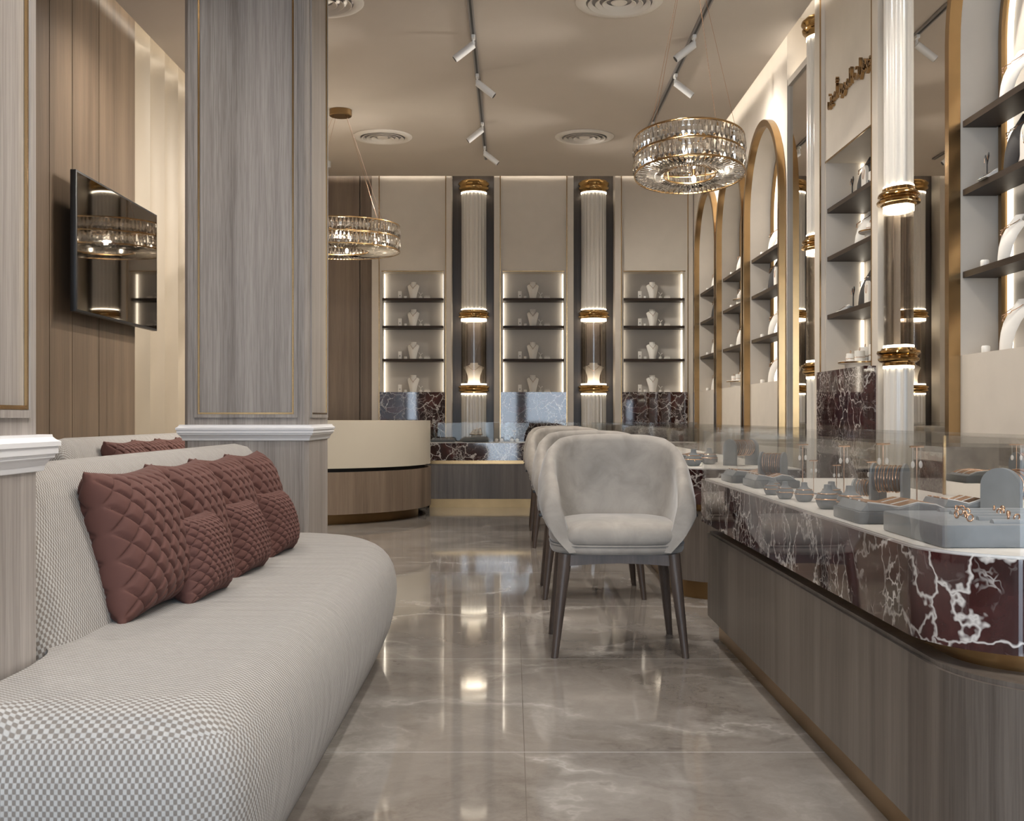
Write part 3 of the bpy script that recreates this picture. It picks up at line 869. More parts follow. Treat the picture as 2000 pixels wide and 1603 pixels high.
# bottle shaped grey neck form
b = lathe(NB(), [(.018, 0), (.024, .003), (.030, .014), (.033, .026), (.031, .036), (.022, .044), (.014, .049), (.011, .056), (.010, .066), (.004, .067)], 28)
c = NB(); torus(c, .0335, .0017, (0, 0, .027), 40, 6); torus(c, .0262, .0017, (0, 0, .0415), 36, 6); sphere(c, (0, -.034, .022), .003)
define('neck_form', [('form', b, 'greyv', None, 50), ('necklace', c, 'rose', None, 50)])
# gold T stand
b = NB(); bar(b, (0, 0, .004), (0, 0, .14), .0016); bar(b, (-.022, 0, .14), (.022, 0, .14), .0024)
c = lathe(NB(), [(.016, 0), (.016, .004), (.003, .006)], 20)
dd = []
for s in (-1, 1): d = NB(); dd.append(d); bar(d, (s * .013, 0, .138), (s * .013, 0, .105), .0005, seg=5); sphere(d, (s * .013, 0, .098), .005, 1, .8, 1.7)
define('t_stand', [('stem', b, 'rose', None, 50), ('foot', c, 'greyv', None, 40), ('earring', dd[0], 'pearl', None, 50), ('earring', dd[1], 'pearl', None, 50)])
# bangle stand: slab + horizontal roll with bands ; axis +X from slab
def slab(w, h, t):
    secs = []
    for y in (0, t):
        s = [(-w, y, 0), (w, y, 0)] + [(w * math.cos(a), y, h - w + w * math.sin(a)) for a in [PI * k / 16 for k in range(17)]]
        secs.append(s)
    return loft(NB(), secs)
b = slab(.042, .125, .012); c = NB(); lathe(c, [(.034, 0), (.034, .16)], 32)
bmesh.ops.rotate(c, verts=c.verts, cent=(0, 0, 0), matrix=Matrix.Rotation(-PI / 2, 3, 'X')); bmesh.ops.translate(c, verts=c.verts, vec=(0, .012, .083))
parts = [('end_slab', b, 'greyv', None, 40), ('roll', c, 'greyd', None, 50)]
for k in range(9):
    g = NB(); torus(g, .0355, .0018 + .0007 * (k % 3), (0, 0, 0), 36, 6)
    bmesh.ops.rotate(g, verts=g.verts, cent=(0, 0, 0), matrix=Matrix.Rotation(-PI / 2 + .1 * math.sin(k * 2.1), 3, 'X')); bmesh.ops.translate(g, verts=g.verts, vec=(0, .025 + .016 * k, .083))
    parts.append(('bangle', g, 'rose', None, 50))
b2 = slab(.03, .02, .01); parts.append(('rear_slab', slab(.042, .125, .012), 'greyv', None, 40))
bmesh.ops.translate(parts[-1][1], verts=parts[-1][1].verts, vec=(0, .172, 0))
define('bangle_stand', parts)
# bracelet tray (ramped) 
b = BX(-.14, .14, -.16, .16, 0, .030, bev=.004); c = NB()
secs = []
for x in (-.13, .13):
    secs.append([(x, -.14, .031), (x, -.10, .044), (x, -.04, .05), (x, .03, .036), (x, .08, .046), (x, .13, .05), (x, .15, .031)])
loft(c, secs)
parts = [('tray', b, 'greyd', None, 30), ('ramp', c, 'greyv', None, 40)]
for k in range(11):
    g = NB(); x = -.115 + .023 * k; tube(g, [(x, -.13, .037), (x, -.10, .0465), (x, -.04, .0525), (x + .001, .02, .041), (x, .08, .0485), (x, .125, .0525)], .0018 + .0006 * (k % 2), 6)
    parts.append(('bracelet', g, 'rose' if k % 4 else 'pearl', None, 50))
define('bracelet_tray', parts)
define('ring_band', [('ring_band', torus(NB(), .0075, .0016, (0, 0, 0), 24, 8, 1.4), 'rose', None, 50)])
define('pearl', [('pearl', sphere(NB(), (0, 0, .014), .014, 1, 1, 1), 'pearl', None, 60)])

# ------------------------------------------------------------------ back wall display units
SH = (1.49, 1.838, 2.128)      # undersides of shelves
ZN0, ZN1 = 1.163, 2.432
names_b = ('left', 'middle', 'right')
shelfname = ('bottom ledge', 'lowest shelf', 'middle shelf', 'top shelf')
bays = [(-1.475, -.64, -1.371, -.726), (-.194, .64, -.102, .543), (1.075, 1.893, 1.167, 1.812)]
def panel_with_hole(bm, u0, u1, v0, v1, hole, mapf, depth):
    """flat panel in (u,v) with polygon hole, given thickness 0 (front) .. depth"""
    outer = [(u0, v0), (u1, v0), (u1, v1), (u0, v1)]
    polys = [[Vector((a, b_, 0)) for a, b_ in outer], [Vector((a, b_, 0)) for a, b_ in hole]]
    flat = outer + hole
    tris = tessellate_polygon(polys)
    F = [bm.verts.new(mapf(a, b_, 0)) for a, b_ in flat]; B = [bm.verts.new(mapf(a, b_, depth)) for a, b_ in flat]
    for t in tris: bm.faces.new([F[i] for i in t])
    def wall(idx):
        m = len(idx)
        for k in range(m): i, j = idx[k], idx[(k + 1) % m]; bm.faces.new((F[i], F[j], B[j], B[i]))
    wall(list(range(4))); wall(list(range(4, len(flat))))
    return bm
def display_unit(root, mapf, u0, u1, n0, n1, depth=.22, led=True, plinth_u=None, plinth_out=.05):
    hole = [(n0, ZN0), (n1, ZN0), (n1, ZN1), (n0, ZN1)]
    obj('front_panel', panel_with_hole(NB(), u0, u1, 0, ZT, hole, mapf, depth), 'cream', root, smooth=0)
    def bx(a0, a1, z0, z1, d0, d1, bev=0):
        b = NB(); vs = [b.verts.new(mapf(u, z, d)) for d in (d0, d1) for z in (z0, z1) for u in (a0, a1)]
        for f in ((0, 2, 3, 1), (4, 5, 7, 6), (0, 1, 5, 4), (1, 3, 7, 5), (3, 2, 6, 7), (2, 0, 4, 6)): b.faces.new([vs[i] for i in f])
        return b
    obj('niche_back', bx(n0 - .01, n1 + .01, ZN0 - .01, ZN1 + .01, depth - .0, depth + .01), 'creamlight', root, smooth=0)
    # raised side pilasters with gold lines
    for a, c, g in ((u0, n0 - .022, n0 - .022), (n1 + .022, u1, n1 + .022)):
        obj('pilaster', bx(a, c, 0, ZT - .002, -.028, -.0005), 'cream', root, smooth=0)
        e0, e1 = (g - .009, g + .0004) if c < (u0 + u1) / 2 else (g - .0004, g + .009)
        obj('gold_line', bx(e0, e1, 0, ZT - .004, -.031, -.024), 'gold', root, smooth=0)
    obj('gold_edge', bx(n0 - .004, n1 + .004, ZN1 - .001, ZN1 + .008, -.006, -.0005), 'gold', root, smooth=0)
    for z in SH:
        obj('shelf', bx(n0 + .004, n1 - .004, z, z + .026, .006, depth - .001), 'shelf', root, smooth=0)
    zz = [ZN0, SH[0], SH[0] + .026, SH[1], SH[1] + .026, SH[2], SH[2] + .026, ZN1]
    for a in (n0 + .003, n1 - .013):
        for k in range(0, 8, 2):
            obj('led_strip', bx(a, a + .010, zz[k] + .006, zz[k + 1] - .006, depth - .03, depth - .015), 'led', root, smooth=0)
    pu = plinth_u or (n0 - .02, n1 + .02)
    obj('marble_front', bx(pu[0], pu[1], 0, ZN0 + .002, -plinth_out, -.0005 - .0), 'marble', root, smooth=0)
for k, (u0, u1, n0, n1) in enumerate(bays):
    root = empty('wall_display_unit', ((u0 + u1) / 2, YB, 0), 'cream wall unit with lit %s niche and marble base on the back wall' % names_b[k], 'display unit', 'lit display units on the back wall')
    display_unit(root, lambda u, z, d: (u, YB + d, z), u0, u1, n0, n1, .22)
    cxn = (n0 + n1) / 2
    for s, z in enumerate((ZN0 + .002, SH[0] + .026, SH[1] + .026, SH[2] + .026)):
        where = '%s of the %s back wall niche' % (shelfname[s], names_b[k])
        y = YB + .09
        place('card', 'display_card', 'small ivory pendant card, ' + where, 'display card', (n0 + .180, y, z), 0, group='ivory pendant cards in the back wall niches')
        place('small_box', 'jewellery_box', 'tiny round ivory box, ' + where, 'box', (n0 + .238, y, z), 0, group='tiny ivory boxes in the back wall niches')
        place('bust', 'necklace_bust', 'ivory necklace bust, ' + where, 'necklace bust', (n0 + .318, y, z), 0, group='ivory necklace busts in the back wall niches')
        place('earring_tree', 'earring_stand', 'ivory branching earring stand, ' + where, 'earring stand', (n0 + .398, y, z), 0, group='ivory earring stands in the back wall niches')
        place('ring_pad', 'ring_cushion', 'low ivory ring cushion, ' + where, 'ring cushion', (n0 + .468, y, z), 0, group='ivory ring cushions in the back wall niches')

# ------------------------------------------------------------------ right wall display bay
FX = 1.89
def mapR(u, z, d): return (FX + d, u, z)
root = empty('wall_display_unit', (FX, 6.48, 0), 'cream wall unit with sign, lit niche and marble base between the two mirrors', 'display unit')
display_unit(root, mapR, 5.872, 7.10, 6.0, 6.945, .24, plinth_u=(5.9, 6.82), plinth_out=.09)
# ------------------------------------------------------------------ arches on right wall
def arch_pts(c, r, zt, zb, seg=28):
    zs = zt - r
    return [(c - r, zb)] + [(c - r * math.cos(PI * k / seg), zs + r * math.sin(PI * k / seg)) for k in range(seg + 1)] + [(c + r, zb)]
def arch_bar(c, r0, r1, zt, zb, x0, x1, seg=28):
    """arch shaped bar between inner radius r0 and outer radius r1"""
    b = NB(); zs = zt - r1; secs = []
    def pt(r, k):
        if k == 'a': return (c - r, zb)
        if k == 'b': return (c + r, zb)
        return (c - r * math.cos(PI * k / seg), zs + r * math.sin(PI * k / seg))
    for k in ['a'] + list(range(seg + 1)) + ['b']:
        (ya, za), (yo, zo) = pt(r0, k), pt(r1, k)
        secs.append([(x0, ya, za), (x0, yo, zo), (x1, yo, zo), (x1, ya, za)])
    loft(b, secs); return b
ARCH = [(10.55, 11.76, 'farthest'), (9.30, 10.50, 'second farthest'), (8.0, 9.25, 'third'), (3.68, 4.93, 'nearest')]
XA = 1.90; AD = .20; ZA = 3.11
for (a0, a1, nm) in ARCH:
    c = (a0 + a1) / 2; R = (a1 - a0) / 2; r = R - .045
    root = empty('arched_niche', (XA, c, 0), '%s gold framed arched niche with dark shelves on the right wall' % nm, 'niche', 'gold framed arched niches on the right wall')
    hole = arch_pts(c, r, ZA - .045, ZN0)
    lo = a0 - .02 if nm != 'nearest' else a0 - .8; hi = a1 + .03 if nm != 'farthest' else 12.12
    if nm == 'third': lo = 8.0 - .03
    if nm == 'nearest': hi = 4.95
    if nm == 'second farthest': lo, hi = 9.275, 10.53
    if nm == 'farthest': lo = 10.53
    if nm == 'third': hi = 9.275
    obj('wall_panel', panel_with_hole(NB(), lo, hi, 0, ZT, hole, lambda u, z, d: (XA + d, u, z), AD), 'cream', root, smooth=20)
    obj('niche_back', BX(XA + AD, XA + AD + .01, a0, a1, ZN0 - .01, ZA), 'creamlight', root, smooth=0)
    obj('gold_frame', arch_bar(c, r, R, ZA, 0, XA - .05, XA - .0004), 'gold', root, smooth=30)
    obj('inner_gold_trim', arch_bar(c, r - .042, r - .012, ZA - .057, ZN0 + .001, XA + AD - .045, XA + AD - .0005), 'goldd', root, smooth=30)
    obj('led_strip', arch_bar(c, r - .058, r - .0425, ZA - .0875, ZN0 + .001, XA + AD - .02, XA + AD - .0005), 'ledarch', root, smooth=30)
    for z in SH:
        obj('shelf', BX(XA + .008, XA + AD - .05, c - r + .004, c + r - .004, z, z + .026), 'shelf', root, smooth=0)
# mirrors
for y0, y1, lab in ((7.105, 7.965, 'tall wall mirror beside the far fluted column'), (4.955, 5.868, 'tall wall mirror beside the near fluted column')):
    t = empty('wall_mirror', (1.925, (y0 + y1) / 2, 0), lab, 'mirror')
    obj('mirror_glass', BX(1.92, 1.93, y0, y1, .0, 3.19), 'mirror', t, smooth=0)
    obj('top_ledge', BX(1.905, 2.15, y0, y1, 3.19, 3.235), 'creamlight', t, smooth=0)
    single('cove_light', BX(1.98, 2.02, y0 + .02, y1 - .02, 3.2355, 3.25), 'cove', 'light strip lying on the ledge above the ' + ('far' if y0 > 6 else 'near') + ' wall mirror', 'light', (2, (y0 + y1) / 2, 3.236))

# contents of right wall shelves ; item faces -X => rot -90deg
RX = -PI / 2
LV = (ZN0 + .002, SH[0] + .027, SH[1] + .027, SH[2] + .027)
def r_item(kind, y, lv, where, scale=1.0, x=1.965, rot=0):
    nm, desc, cat = {'bust': ('necklace_bust', 'ivory necklace bust', 'necklace bust'), 'bust_black': ('necklace_bust', 'black necklace bust', 'necklace bust'),
        'small_box': ('jewellery_box', 'tiny round ivory box', 'box'), 'y_stand': ('earring_stand', 'dark forked earring stand', 'earring stand'),
        'wedge': ('display_wedge', 'white sloping card with gold plate', 'display card'), 'arch_stand': ('necklace_plate', 'ivory rounded necklace plate', 'necklace stand'),
        'riser': ('ring_riser', 'round ivory ring riser', 'ring stand'), 'card': ('display_card', 'ivory pendant card', 'display card')}[kind]
    sh = ('bottom ledge', 'lowest shelf', 'middle shelf', 'top shelf')[lv]
    place(kind, nm, '%s on the %s of %s' % (desc, sh, where), cat, (x, y, LV[lv]), RX + rot, scale)
w = 'the nearest arch'
r_item('bust', 4.60, 3, w, 1.12); r_item('small_box', 4.73, 3, w)
r_item('y_stand', 4.71, 2, w, 1.0, 1.94); r_item('bust_black', 4.56, 2, w, 1.1); r_item('wedge', 4.66, 2, w, .9, 1.92); r_item('arch_stand', 4.40, 2, w, 1.1)
r_item('bust', 4.62, 1, w, 1.05); r_item('small_box', 4.72, 1, w, 1, 1.935); 
r_item('bust', 4.60, 0, w, 1.12); r_item('small_box', 4.71, 0, w, 1, 1.935)
w = 'the niche below the sign'
r_item('wedge', 6.74, 3, w, 1.0, 1.925); r_item('y_stand', 6.68, 3, w, 1.2, 1.97); r_item('bust_black', 6.60, 3, w, 1.1, 1.99); r_item('arch_stand', 6.47, 3, w, 1.1, 1.98); r_item('card', 6.3, 3, w, 1.1, 1.96)
place('bust_black', 'necklace_bust', 'right one of two black busts on the top shelf below the sign', 'necklace bust', (1.99, 6.10, LV[3]), RX, 1.25)
r_item('bust', 6.60, 2, w, 1.15, 1.98); r_item('riser', 6.24, 2, w, 1.05, 1.985)
r_item('wedge', 6.72, 1, w, 1.0, 1.925); r_item('y_stand', 6.66, 1, w, 1.2, 1.97); r_item('bust_black', 6.57, 1, w, 1.05, 1.99); r_item('arch_stand', 6.42, 1, w, 1.0, 1.98)
place('arch_stand', 'necklace_plate', 'larger ivory necklace plate on the lowest shelf below the sign', 'necklace stand', (1.985, 6.22, LV[1]), RX, 1.3)
r_item('riser', 6.58, 0, w, 1.2, 1.985); r_item('arch_stand', 6.08, 0, w, 1.3, 1.985)
for (a0, a1, nm), w, sets in ((ARCH[2], 'the third arch', (('bust', 3), ('bust_black', 2), ('bust', 1), ('bust', 0))), (ARCH[1], 'the second farthest arch', (('bust', 3), ('bust', 2), ('bust', 1), ('riser', 0))), (ARCH[0], 'the farthest arch', (('bust', 3), ('bust_black', 2), ('bust', 1), ('bust', 0)))):
    for kd, lv in sets:
        yy = a1 - (.43 if kd != 'riser' else .50)
        r_item(kd, yy, lv, w, 1.15, 1.975)
        if kd == 'bust': r_item('small_box', yy + .12, lv, w, 1, 1.94)
        if kd == 'bust_black': r_item('arch_stand', yy - .17, lv, w, 1.15, 1.98); r_item('wedge', yy + .12, lv, w, .9, 1.93)
    if nm == 'second farthest': r_item('riser', a1 - .66, 2, w, 1.0, 1.985)
# busts inside columns
for (x, y, lab), rot in zip(colpos, (0, 0, RX, RX)):
    place('bust_wide', 'necklace_bust', 'wide ivory necklace bust inside the ' + ('left back' if x < 0 else 'right back' if y > 10 else 'far mirror' if y > 7 else 'near mirror') + ' column', 'necklace bust', (x, y, 1.2575), rot, .93 if y > 10 else .97)

# ------------------------------------------------------------------ wall sign (Arabic letters in gold, in presentation forms, drawn left to right)
words = 'مجوهرات المورد أمين'
FORMS = {  # isolated, final, initial, medial
 'م': ('\uFEE1', '\uFEE2', '\uFEE3', '\uFEE4'), 'ج': ('\uFE9D', '\uFE9E', '\uFE9F', '\uFEA0'), 'و': ('\uFEED', '\uFEEE', None, None), 'ه': ('\uFEE9', '\uFEEA', '\uFEEB', '\uFEEC'),
 'ر': ('\uFEAD', '\uFEAE', None, None), 'ا': ('\uFE8D', '\uFE8E', None, None), 'ت': ('\uFE95', '\uFE96', '\uFE97', '\uFE98'), 'ل': ('\uFEDD', '\uFEDE', '\uFEDF', '\uFEE0'),
 'د': ('\uFEA9', '\uFEAA', None, None), 'أ': ('\uFE83', '\uFE84', None, None), 'ي': ('\uFEF1', '\uFEF2', '\uFEF3', '\uFEF4'), 'ن': ('\uFEE5', '\uFEE6', '\uFEE7', '\uFEE8')}
def shape_word(w):
    out = []
    for i, ch in enumerate(w):
        prev = i > 0 and FORMS[w[i - 1]][2] is not None
        nxt = i < len(w) - 1 and FORMS[ch][2] is not None
        out.append(FORMS[ch][(3 if nxt else 1) if prev else (2 if nxt else 0)])
    return out
glyphs = []
for wd in words.split(): glyphs += shape_word(wd) + [' ']
glyphs = glyphs[:-1][::-1]
def text_mesh(s, size, ext):
    cu = bpy.data.curves.new('letters', 'FONT'); cu.body = s; cu.size = size; cu.extrude = ext; cu.offset = .0012; cu.resolution_u = 4
    ob = bpy.data.objects.new('letters', cu); COL.objects.link(ob)
    dg = bpy.context.evaluated_depsgraph_get(); me = bpy.data.meshes.new_from_object(ob.evaluated_get(dg))
    wdt = ob.dimensions.x
    bpy.data.objects.remove(ob); return me
sign = empty('wall_sign', (FX - .0105, 6.39, 2.75), 'gold Arabic lettering on the cream panel above the niche', 'sign')
full = ''
xprev = 0
S_ = .115
def xmax(me): return max((v.co.x for v in me.vertices), default=0)
def xmin(me): return min((v.co.x for v in me.vertices), default=0)
base_me = text_mesh('\uFEED', S_, .009)
# letter advance measured from growing prefixes ended by a fixed bar
def adv(s): m_ = text_mesh(s + '|', S_, .001); v = xmax(m_); bpy.data.meshes.remove(m_); return v
a0_ = adv('')
advs = [0]
for k in range(len(glyphs)): advs.append(adv(''.join(glyphs[:k + 1])) - a0_)
tot = advs[-1]
SXL = .92 / tot
for k, ch in enumerate(glyphs):
    if ch == ' ': continue
    me = text_mesh(ch, S_, .009)
    if len(me.vertices) == 0: continue
    for v in me.vertices:
        u = (v.co.x + advs[k] - tot / 2) * SXL; z = v.co.y * 1.1; d = v.co.z
        v.co = (-d, -u, z)
    me.materials.append(M['gold']); o = bpy.data.objects.new('letter', me); link(o, sign)

# ------------------------------------------------------------------ items in the near counter
ZG = .6505
GI = 'grey bottle shaped necklace forms in the glass case'
forms = [(.835, 3.72, .72, 'farthest grey necklace form at the glass front'), (.875, 3.86, .70, 'grey necklace form standing behind the farthest one'), (.835, 3.53, .80, 'second grey necklace form at the glass front'), (.866, 3.42, .86, 'middle grey necklace form in the glass case'),
         (.862, 3.15, 1.0, 'fourth grey necklace form, close to the glass'), (.93, 3.36, .95, 'grey necklace form standing in the rear between two others'), (.888, 3.03, 1.06, 'nearest grey necklace form beside the bracelet tray')]
for x, y, s, lab in forms: place('neck_form', 'necklace_form', lab, 'necklace form', (x, y, ZG), PI / 4, s, GI)
for x, y, s, lab in ((1.02, 4.05, 1.1, 'farthest gold earring stand in the glass case'), (.98, 3.75, .78, 'short gold earring stand behind the second grey form'), (1.07, 3.72, 1.12, 'tall gold earring stand, second from the far end'), (.99, 3.52, .74, 'short gold earring stand behind the middle grey form'),
                     (1.04, 3.34, .86, 'short gold earring stand behind the rear grey form'), (1.10, 3.42, 1.22, 'tall gold earring stand near the bangle rolls'), (1.13, 3.22, 1.2, 'nearest tall gold earring stand')):
    place('t_stand', 'earring_stand', lab, 'earring stand', (x, y, ZG), .5, s, 'gold earring stands in the glass case')
place('bangle_stand', 'bangle_stand', 'low grey bangle roll behind the nearest necklace form', 'bangle stand', (1.03, 3.20, ZG), .9, (.62, .45, .62))
place('bangle_stand', 'bangle_stand', 'tall grey bangle roll near the gold stands', 'bangle stand', (1.06, 3.10, ZG), .9, (.72, .5, 1.0))
place('bangle_stand', 'bangle_stand', 'grey bangle roll far back in the glass case', 'bangle stand', (.98, 4.15, ZG), .9, (.62, .5, 1.0))
place('bangle_stand', 'bangle_stand', 'large grey bangle roll nearest the right picture edge', 'bangle stand', (1.175, 2.78, ZG), -1.0, (1.25, 1.2, 1.02))
place('bracelet_tray', 'bracelet_tray', 'grey bracelet tray at the far end of the glass case', 'tray', (.95, 4.48, ZG), PI / 2, (.75, .75, .9))
place('bracelet_tray', 'bracelet_tray', 'second far grey bracelet tray in the glass case', 'tray', (.93, 4.15, ZG), PI / 2, (.75, .5, .9))
place('bracelet_tray', 'bracelet_tray', 'grey bracelet tray between the necklace forms and the ring tray', 'tray', (.925, 2.80, ZG), PI / 2, (.78, .72, .95))
place('bracelet_tray', 'bracelet_tray', 'grey bracelet tray behind the one at the glass front', 'tray', (1.14, 2.92, ZG), PI / 2, (.6, .5, .9))
t = empty('ring_tray', (1.04, 2.37, ZG), 'large pale grey ring tray at the near end of the glass case', 'tray')
obj('tray_body', BX(.82, 1.30, 2.20, 2.55, ZG, ZG + .044, bev=.004), 'greyv', t)
b = NB()
for k in range(5): bar(b, (.93, 2.235 + .07 * k, ZG + .041), (1.29, 2.235 + .07 * k, ZG + .041), .011)
obj('ring_roll', b, 'greyv', t)
for k in range(18):
    x = .90 + .02 * (k % 9) * 1.0 + random.uniform(-.004, .004); y = 2.27 + .07 * (k % 4) + random.uniform(-.01, .01)
    o = place('ring_band', 'finger_ring', 'rose gold ring standing on the large pale grey ring tray', 'ring', (x + (.03 if k > 9 else 0), y, ZG + .044 + .0085), scale=.9, group='rose gold rings on the ring tray', rot3=(PI / 2 + random.uniform(-.2, .2), 0, random.uniform(0, 3)))
# items in the middle and far counters
for x, y, s, lab in ((.93, 5.92, 1.3, 'grey necklace form at the near end of the middle counter'), (1.05, 6.15, 1.3, 'grey necklace form farther along the middle counter')):
    place('neck_form', 'necklace_form', lab, 'necklace form', (x, y, ZG), 0, s)
place('bangle_stand', 'bangle_stand', 'dark bangle roll at the near end of the middle counter', 'bangle stand', (1.12, 5.95, ZG), -.9, (1, 1, 1.1))
place('bracelet_tray', 'bracelet_tray', 'grey bracelet tray on the middle counter', 'tray', (1.0, 6.55, ZG), PI / 2, .9)
place('bracelet_tray', 'bracelet_tray', 'grey tray at the cash desk end of the far counter', 'tray', (-.70, 11.66, ZG), 0, (.85, .7, .8))
b = lathe(NB(), [(.13, 0), (.165, .008), (.17, .02), (.12, .045), (0, .05)], 40)
single('display_dish', b, 'greyd', 'dark round dish with gold chains in the far counter', 'dish', None).location = (-.37, 11.70, ZG)
for k in range(4): place('riser' if k == 0 else 't_stand', 'earring_stand' if k else 'ring_riser', ('gold earring stand number along the far counter beside the dish' if k else 'round ring riser standing on the dark dish').replace(' number', ''), 'ring stand' if k == 0 else 'earring stand', (-.37 + .0 * k, 11.70, ZG + .05) if k == 0 else (-.2 + .22 * k, 11.72, ZG), 0, .7 if k == 0 else .8, None if k == 0 else 'gold earring stands in the far counter')
for i, px in enumerate((940, 951, 970, 980, 1000, 1010)):
    x = (px - 1001) * 11.6 / 2250
    place('pearl', 'pearl_ornament', 'white pearl ornament in a row on the far counter', 'ornament', (x, 11.6, ZG), 0, 1 if i < 2 else 1.4, 'pearl ornaments on the far counter')

# ------------------------------------------------------------------ ceiling fittings
def vent_parts():
    P = []
    P.append(('outer_ring', lathe(NB(), [(.20, -.001), (.20, -.012), (.215, -.02), (.25, -.018), (.264, -.006), (.264, 0)], 56, cap=False), 'vent', None, 40))
    for r in (.165, .12, .078):
        P.append(('cone_ring', lathe(NB(), [(r - .002, -.005), (r + .022, -.024), (r + .026, -.022), (r + .006, -.003)], 48, cap=False), 'vent', None, 40))
    P.append(('gap_disc', lathe(NB(), [(0.001, -.0022), (.20, -.0022), (.20, -.0008), (.001, -.0008)], 40), 'track', None, 30))  # grey disc added as painted shade in the gaps between the cone rings
    P.append(('centre_disc', lathe(NB(), [(0.001, -.016), (.045, -.016), (.05, -.010), (.03, -.001)], 32), 'vent', None, 40))
    return P
define('vent', vent_parts())
for x, y, lab in ((.645, 10.33, 'round ceiling vent, far right one'), (-1.164, 10.33, 'round ceiling vent, far left one above the chandelier'), (.645, 6.97, 'round ceiling vent at the top edge, right one'), (-1.164, 6.97, 'round ceiling vent at the top edge beside the pillar')):
    place('vent', 'ceiling_vent', lab, 'vent', (x, y, ZC - .001), 0, group='round ceiling vents')
for x, lab in ((-.257, 'grey lighting track running down the middle of the ceiling'), (1.19, 'grey lighting track running along the right side of the ceiling')):
    t = empty('lighting_track', (x, 5, ZC), lab, 'lighting track')
    obj('rail', BX(x - .018, x + .018, -1.5, 11.2, ZC - .016, ZC - .0005), 'track', t, smooth=0)
    obj('rail_slot', BX(x - .007, x + .007, -1.5, 11.199, ZC - .0175, ZC - .016), 'black', t, smooth=0)
def spot_parts():
    a = BX(-.012, .012, -.03, .03, -.024, 0, bev=.003); b = NB(); bar(b, (0, 0, -.02), (0, 0, -.05), .007); box(b, -.011, .011, -.005, .005, -.07, -.04)
    d = NB(); bar(d, (.0, 0, .0), (0, 0, -.155), .0245, seg=24)
    e = NB(); bar(e, (0, 0, -.1552), (0, 0, -.157), .0205, seg=24)
    return a, b, d, e
def tilt(bm, ang, off):
    bmesh.ops.rotate(bm, verts=bm.verts, cent=(0, 0, 0), matrix=Matrix.Rotation(ang, 3, 'Y')); bmesh.ops.translate(bm, verts=bm.verts, vec=off); return bm
for nm, s in (('spot_l', 1), ('spot_r', -1)):
    a, b, d, e = spot_parts(); ang = s * math.radians(52); off = (0, 0, -.06)
    define(nm, [('adapter', a, 'plastic', None, 30), ('arm', b, 'plastic', None, 30), ('lamp_head', tilt(d, ang, off), 'plastic', None, 40), ('lens', tilt(e, ang, off), 'black', 2, 40)])
def spotlight(x, y, s, lab, power=70):
    r = place('spot_l' if s > 0 else 'spot_r', 'track_spotlight', lab, 'spotlight', (x, y, ZC - .0178), 0, group='white track spotlights')
    l = bpy.data.lights.new('spot', 'SPOT'); l.energy = power; l.color = (1, .93, .84); l.spot_size = math.radians(115); l.spot_blend = 1.0; l.shadow_soft_size = .03
    lo = bpy.data.objects.new('spot_beam', l); link(lo, r)
    d = Vector((-s * math.sin(math.radians(52)), 0, -math.cos(math.radians(52))))
    lo.location = Vector((0, 0, -.06)) + d * .17; lo.rotation_euler = d.to_track_quat('-Z', 'Y').to_euler()
words_ = ('nearest', 'second', 'third', 'fourth', 'fifth', 'sixth', 'seventh', 'eighth')
for tx, tn in ((-.257, 'middle'), (1.19, 'right')):
    for k, (y, s) in enumerate(((.6, 1), (1.9, -1), (3.4, 1), (4.9, -1), (7.55, 1), (8.41, -1), (9.78, 1), (10.65, -1))):
        spotlight(tx, y, s, 'white spotlight on the %s ceiling track, %s from the front' % (tn, words_[k]), 80 if y < 5 else (34 if tx > 0 and s < 0 else 165))
spotlight(-1.93, 10.9, 1, 'white ceiling spotlight at the pillar edge above the cash desk', 40)
t = empty('security_camera', (-1.86, 11.35, ZC), 'white dome security camera with black lens near the cash desk', 'camera')
obj('housing', lathe(NB(), [(.07, 0), (.07, -.05), (.062, -.06), (.05, -.062)], 32, (-1.86, 11.35, ZC - .0005)), 'plastic', t)
b = NB(); sphere(b, (-1.86, 11.35, ZC - .062), .05, 1, 1, .9, 24, 12); obj('lens_dome', b, 'black', t)

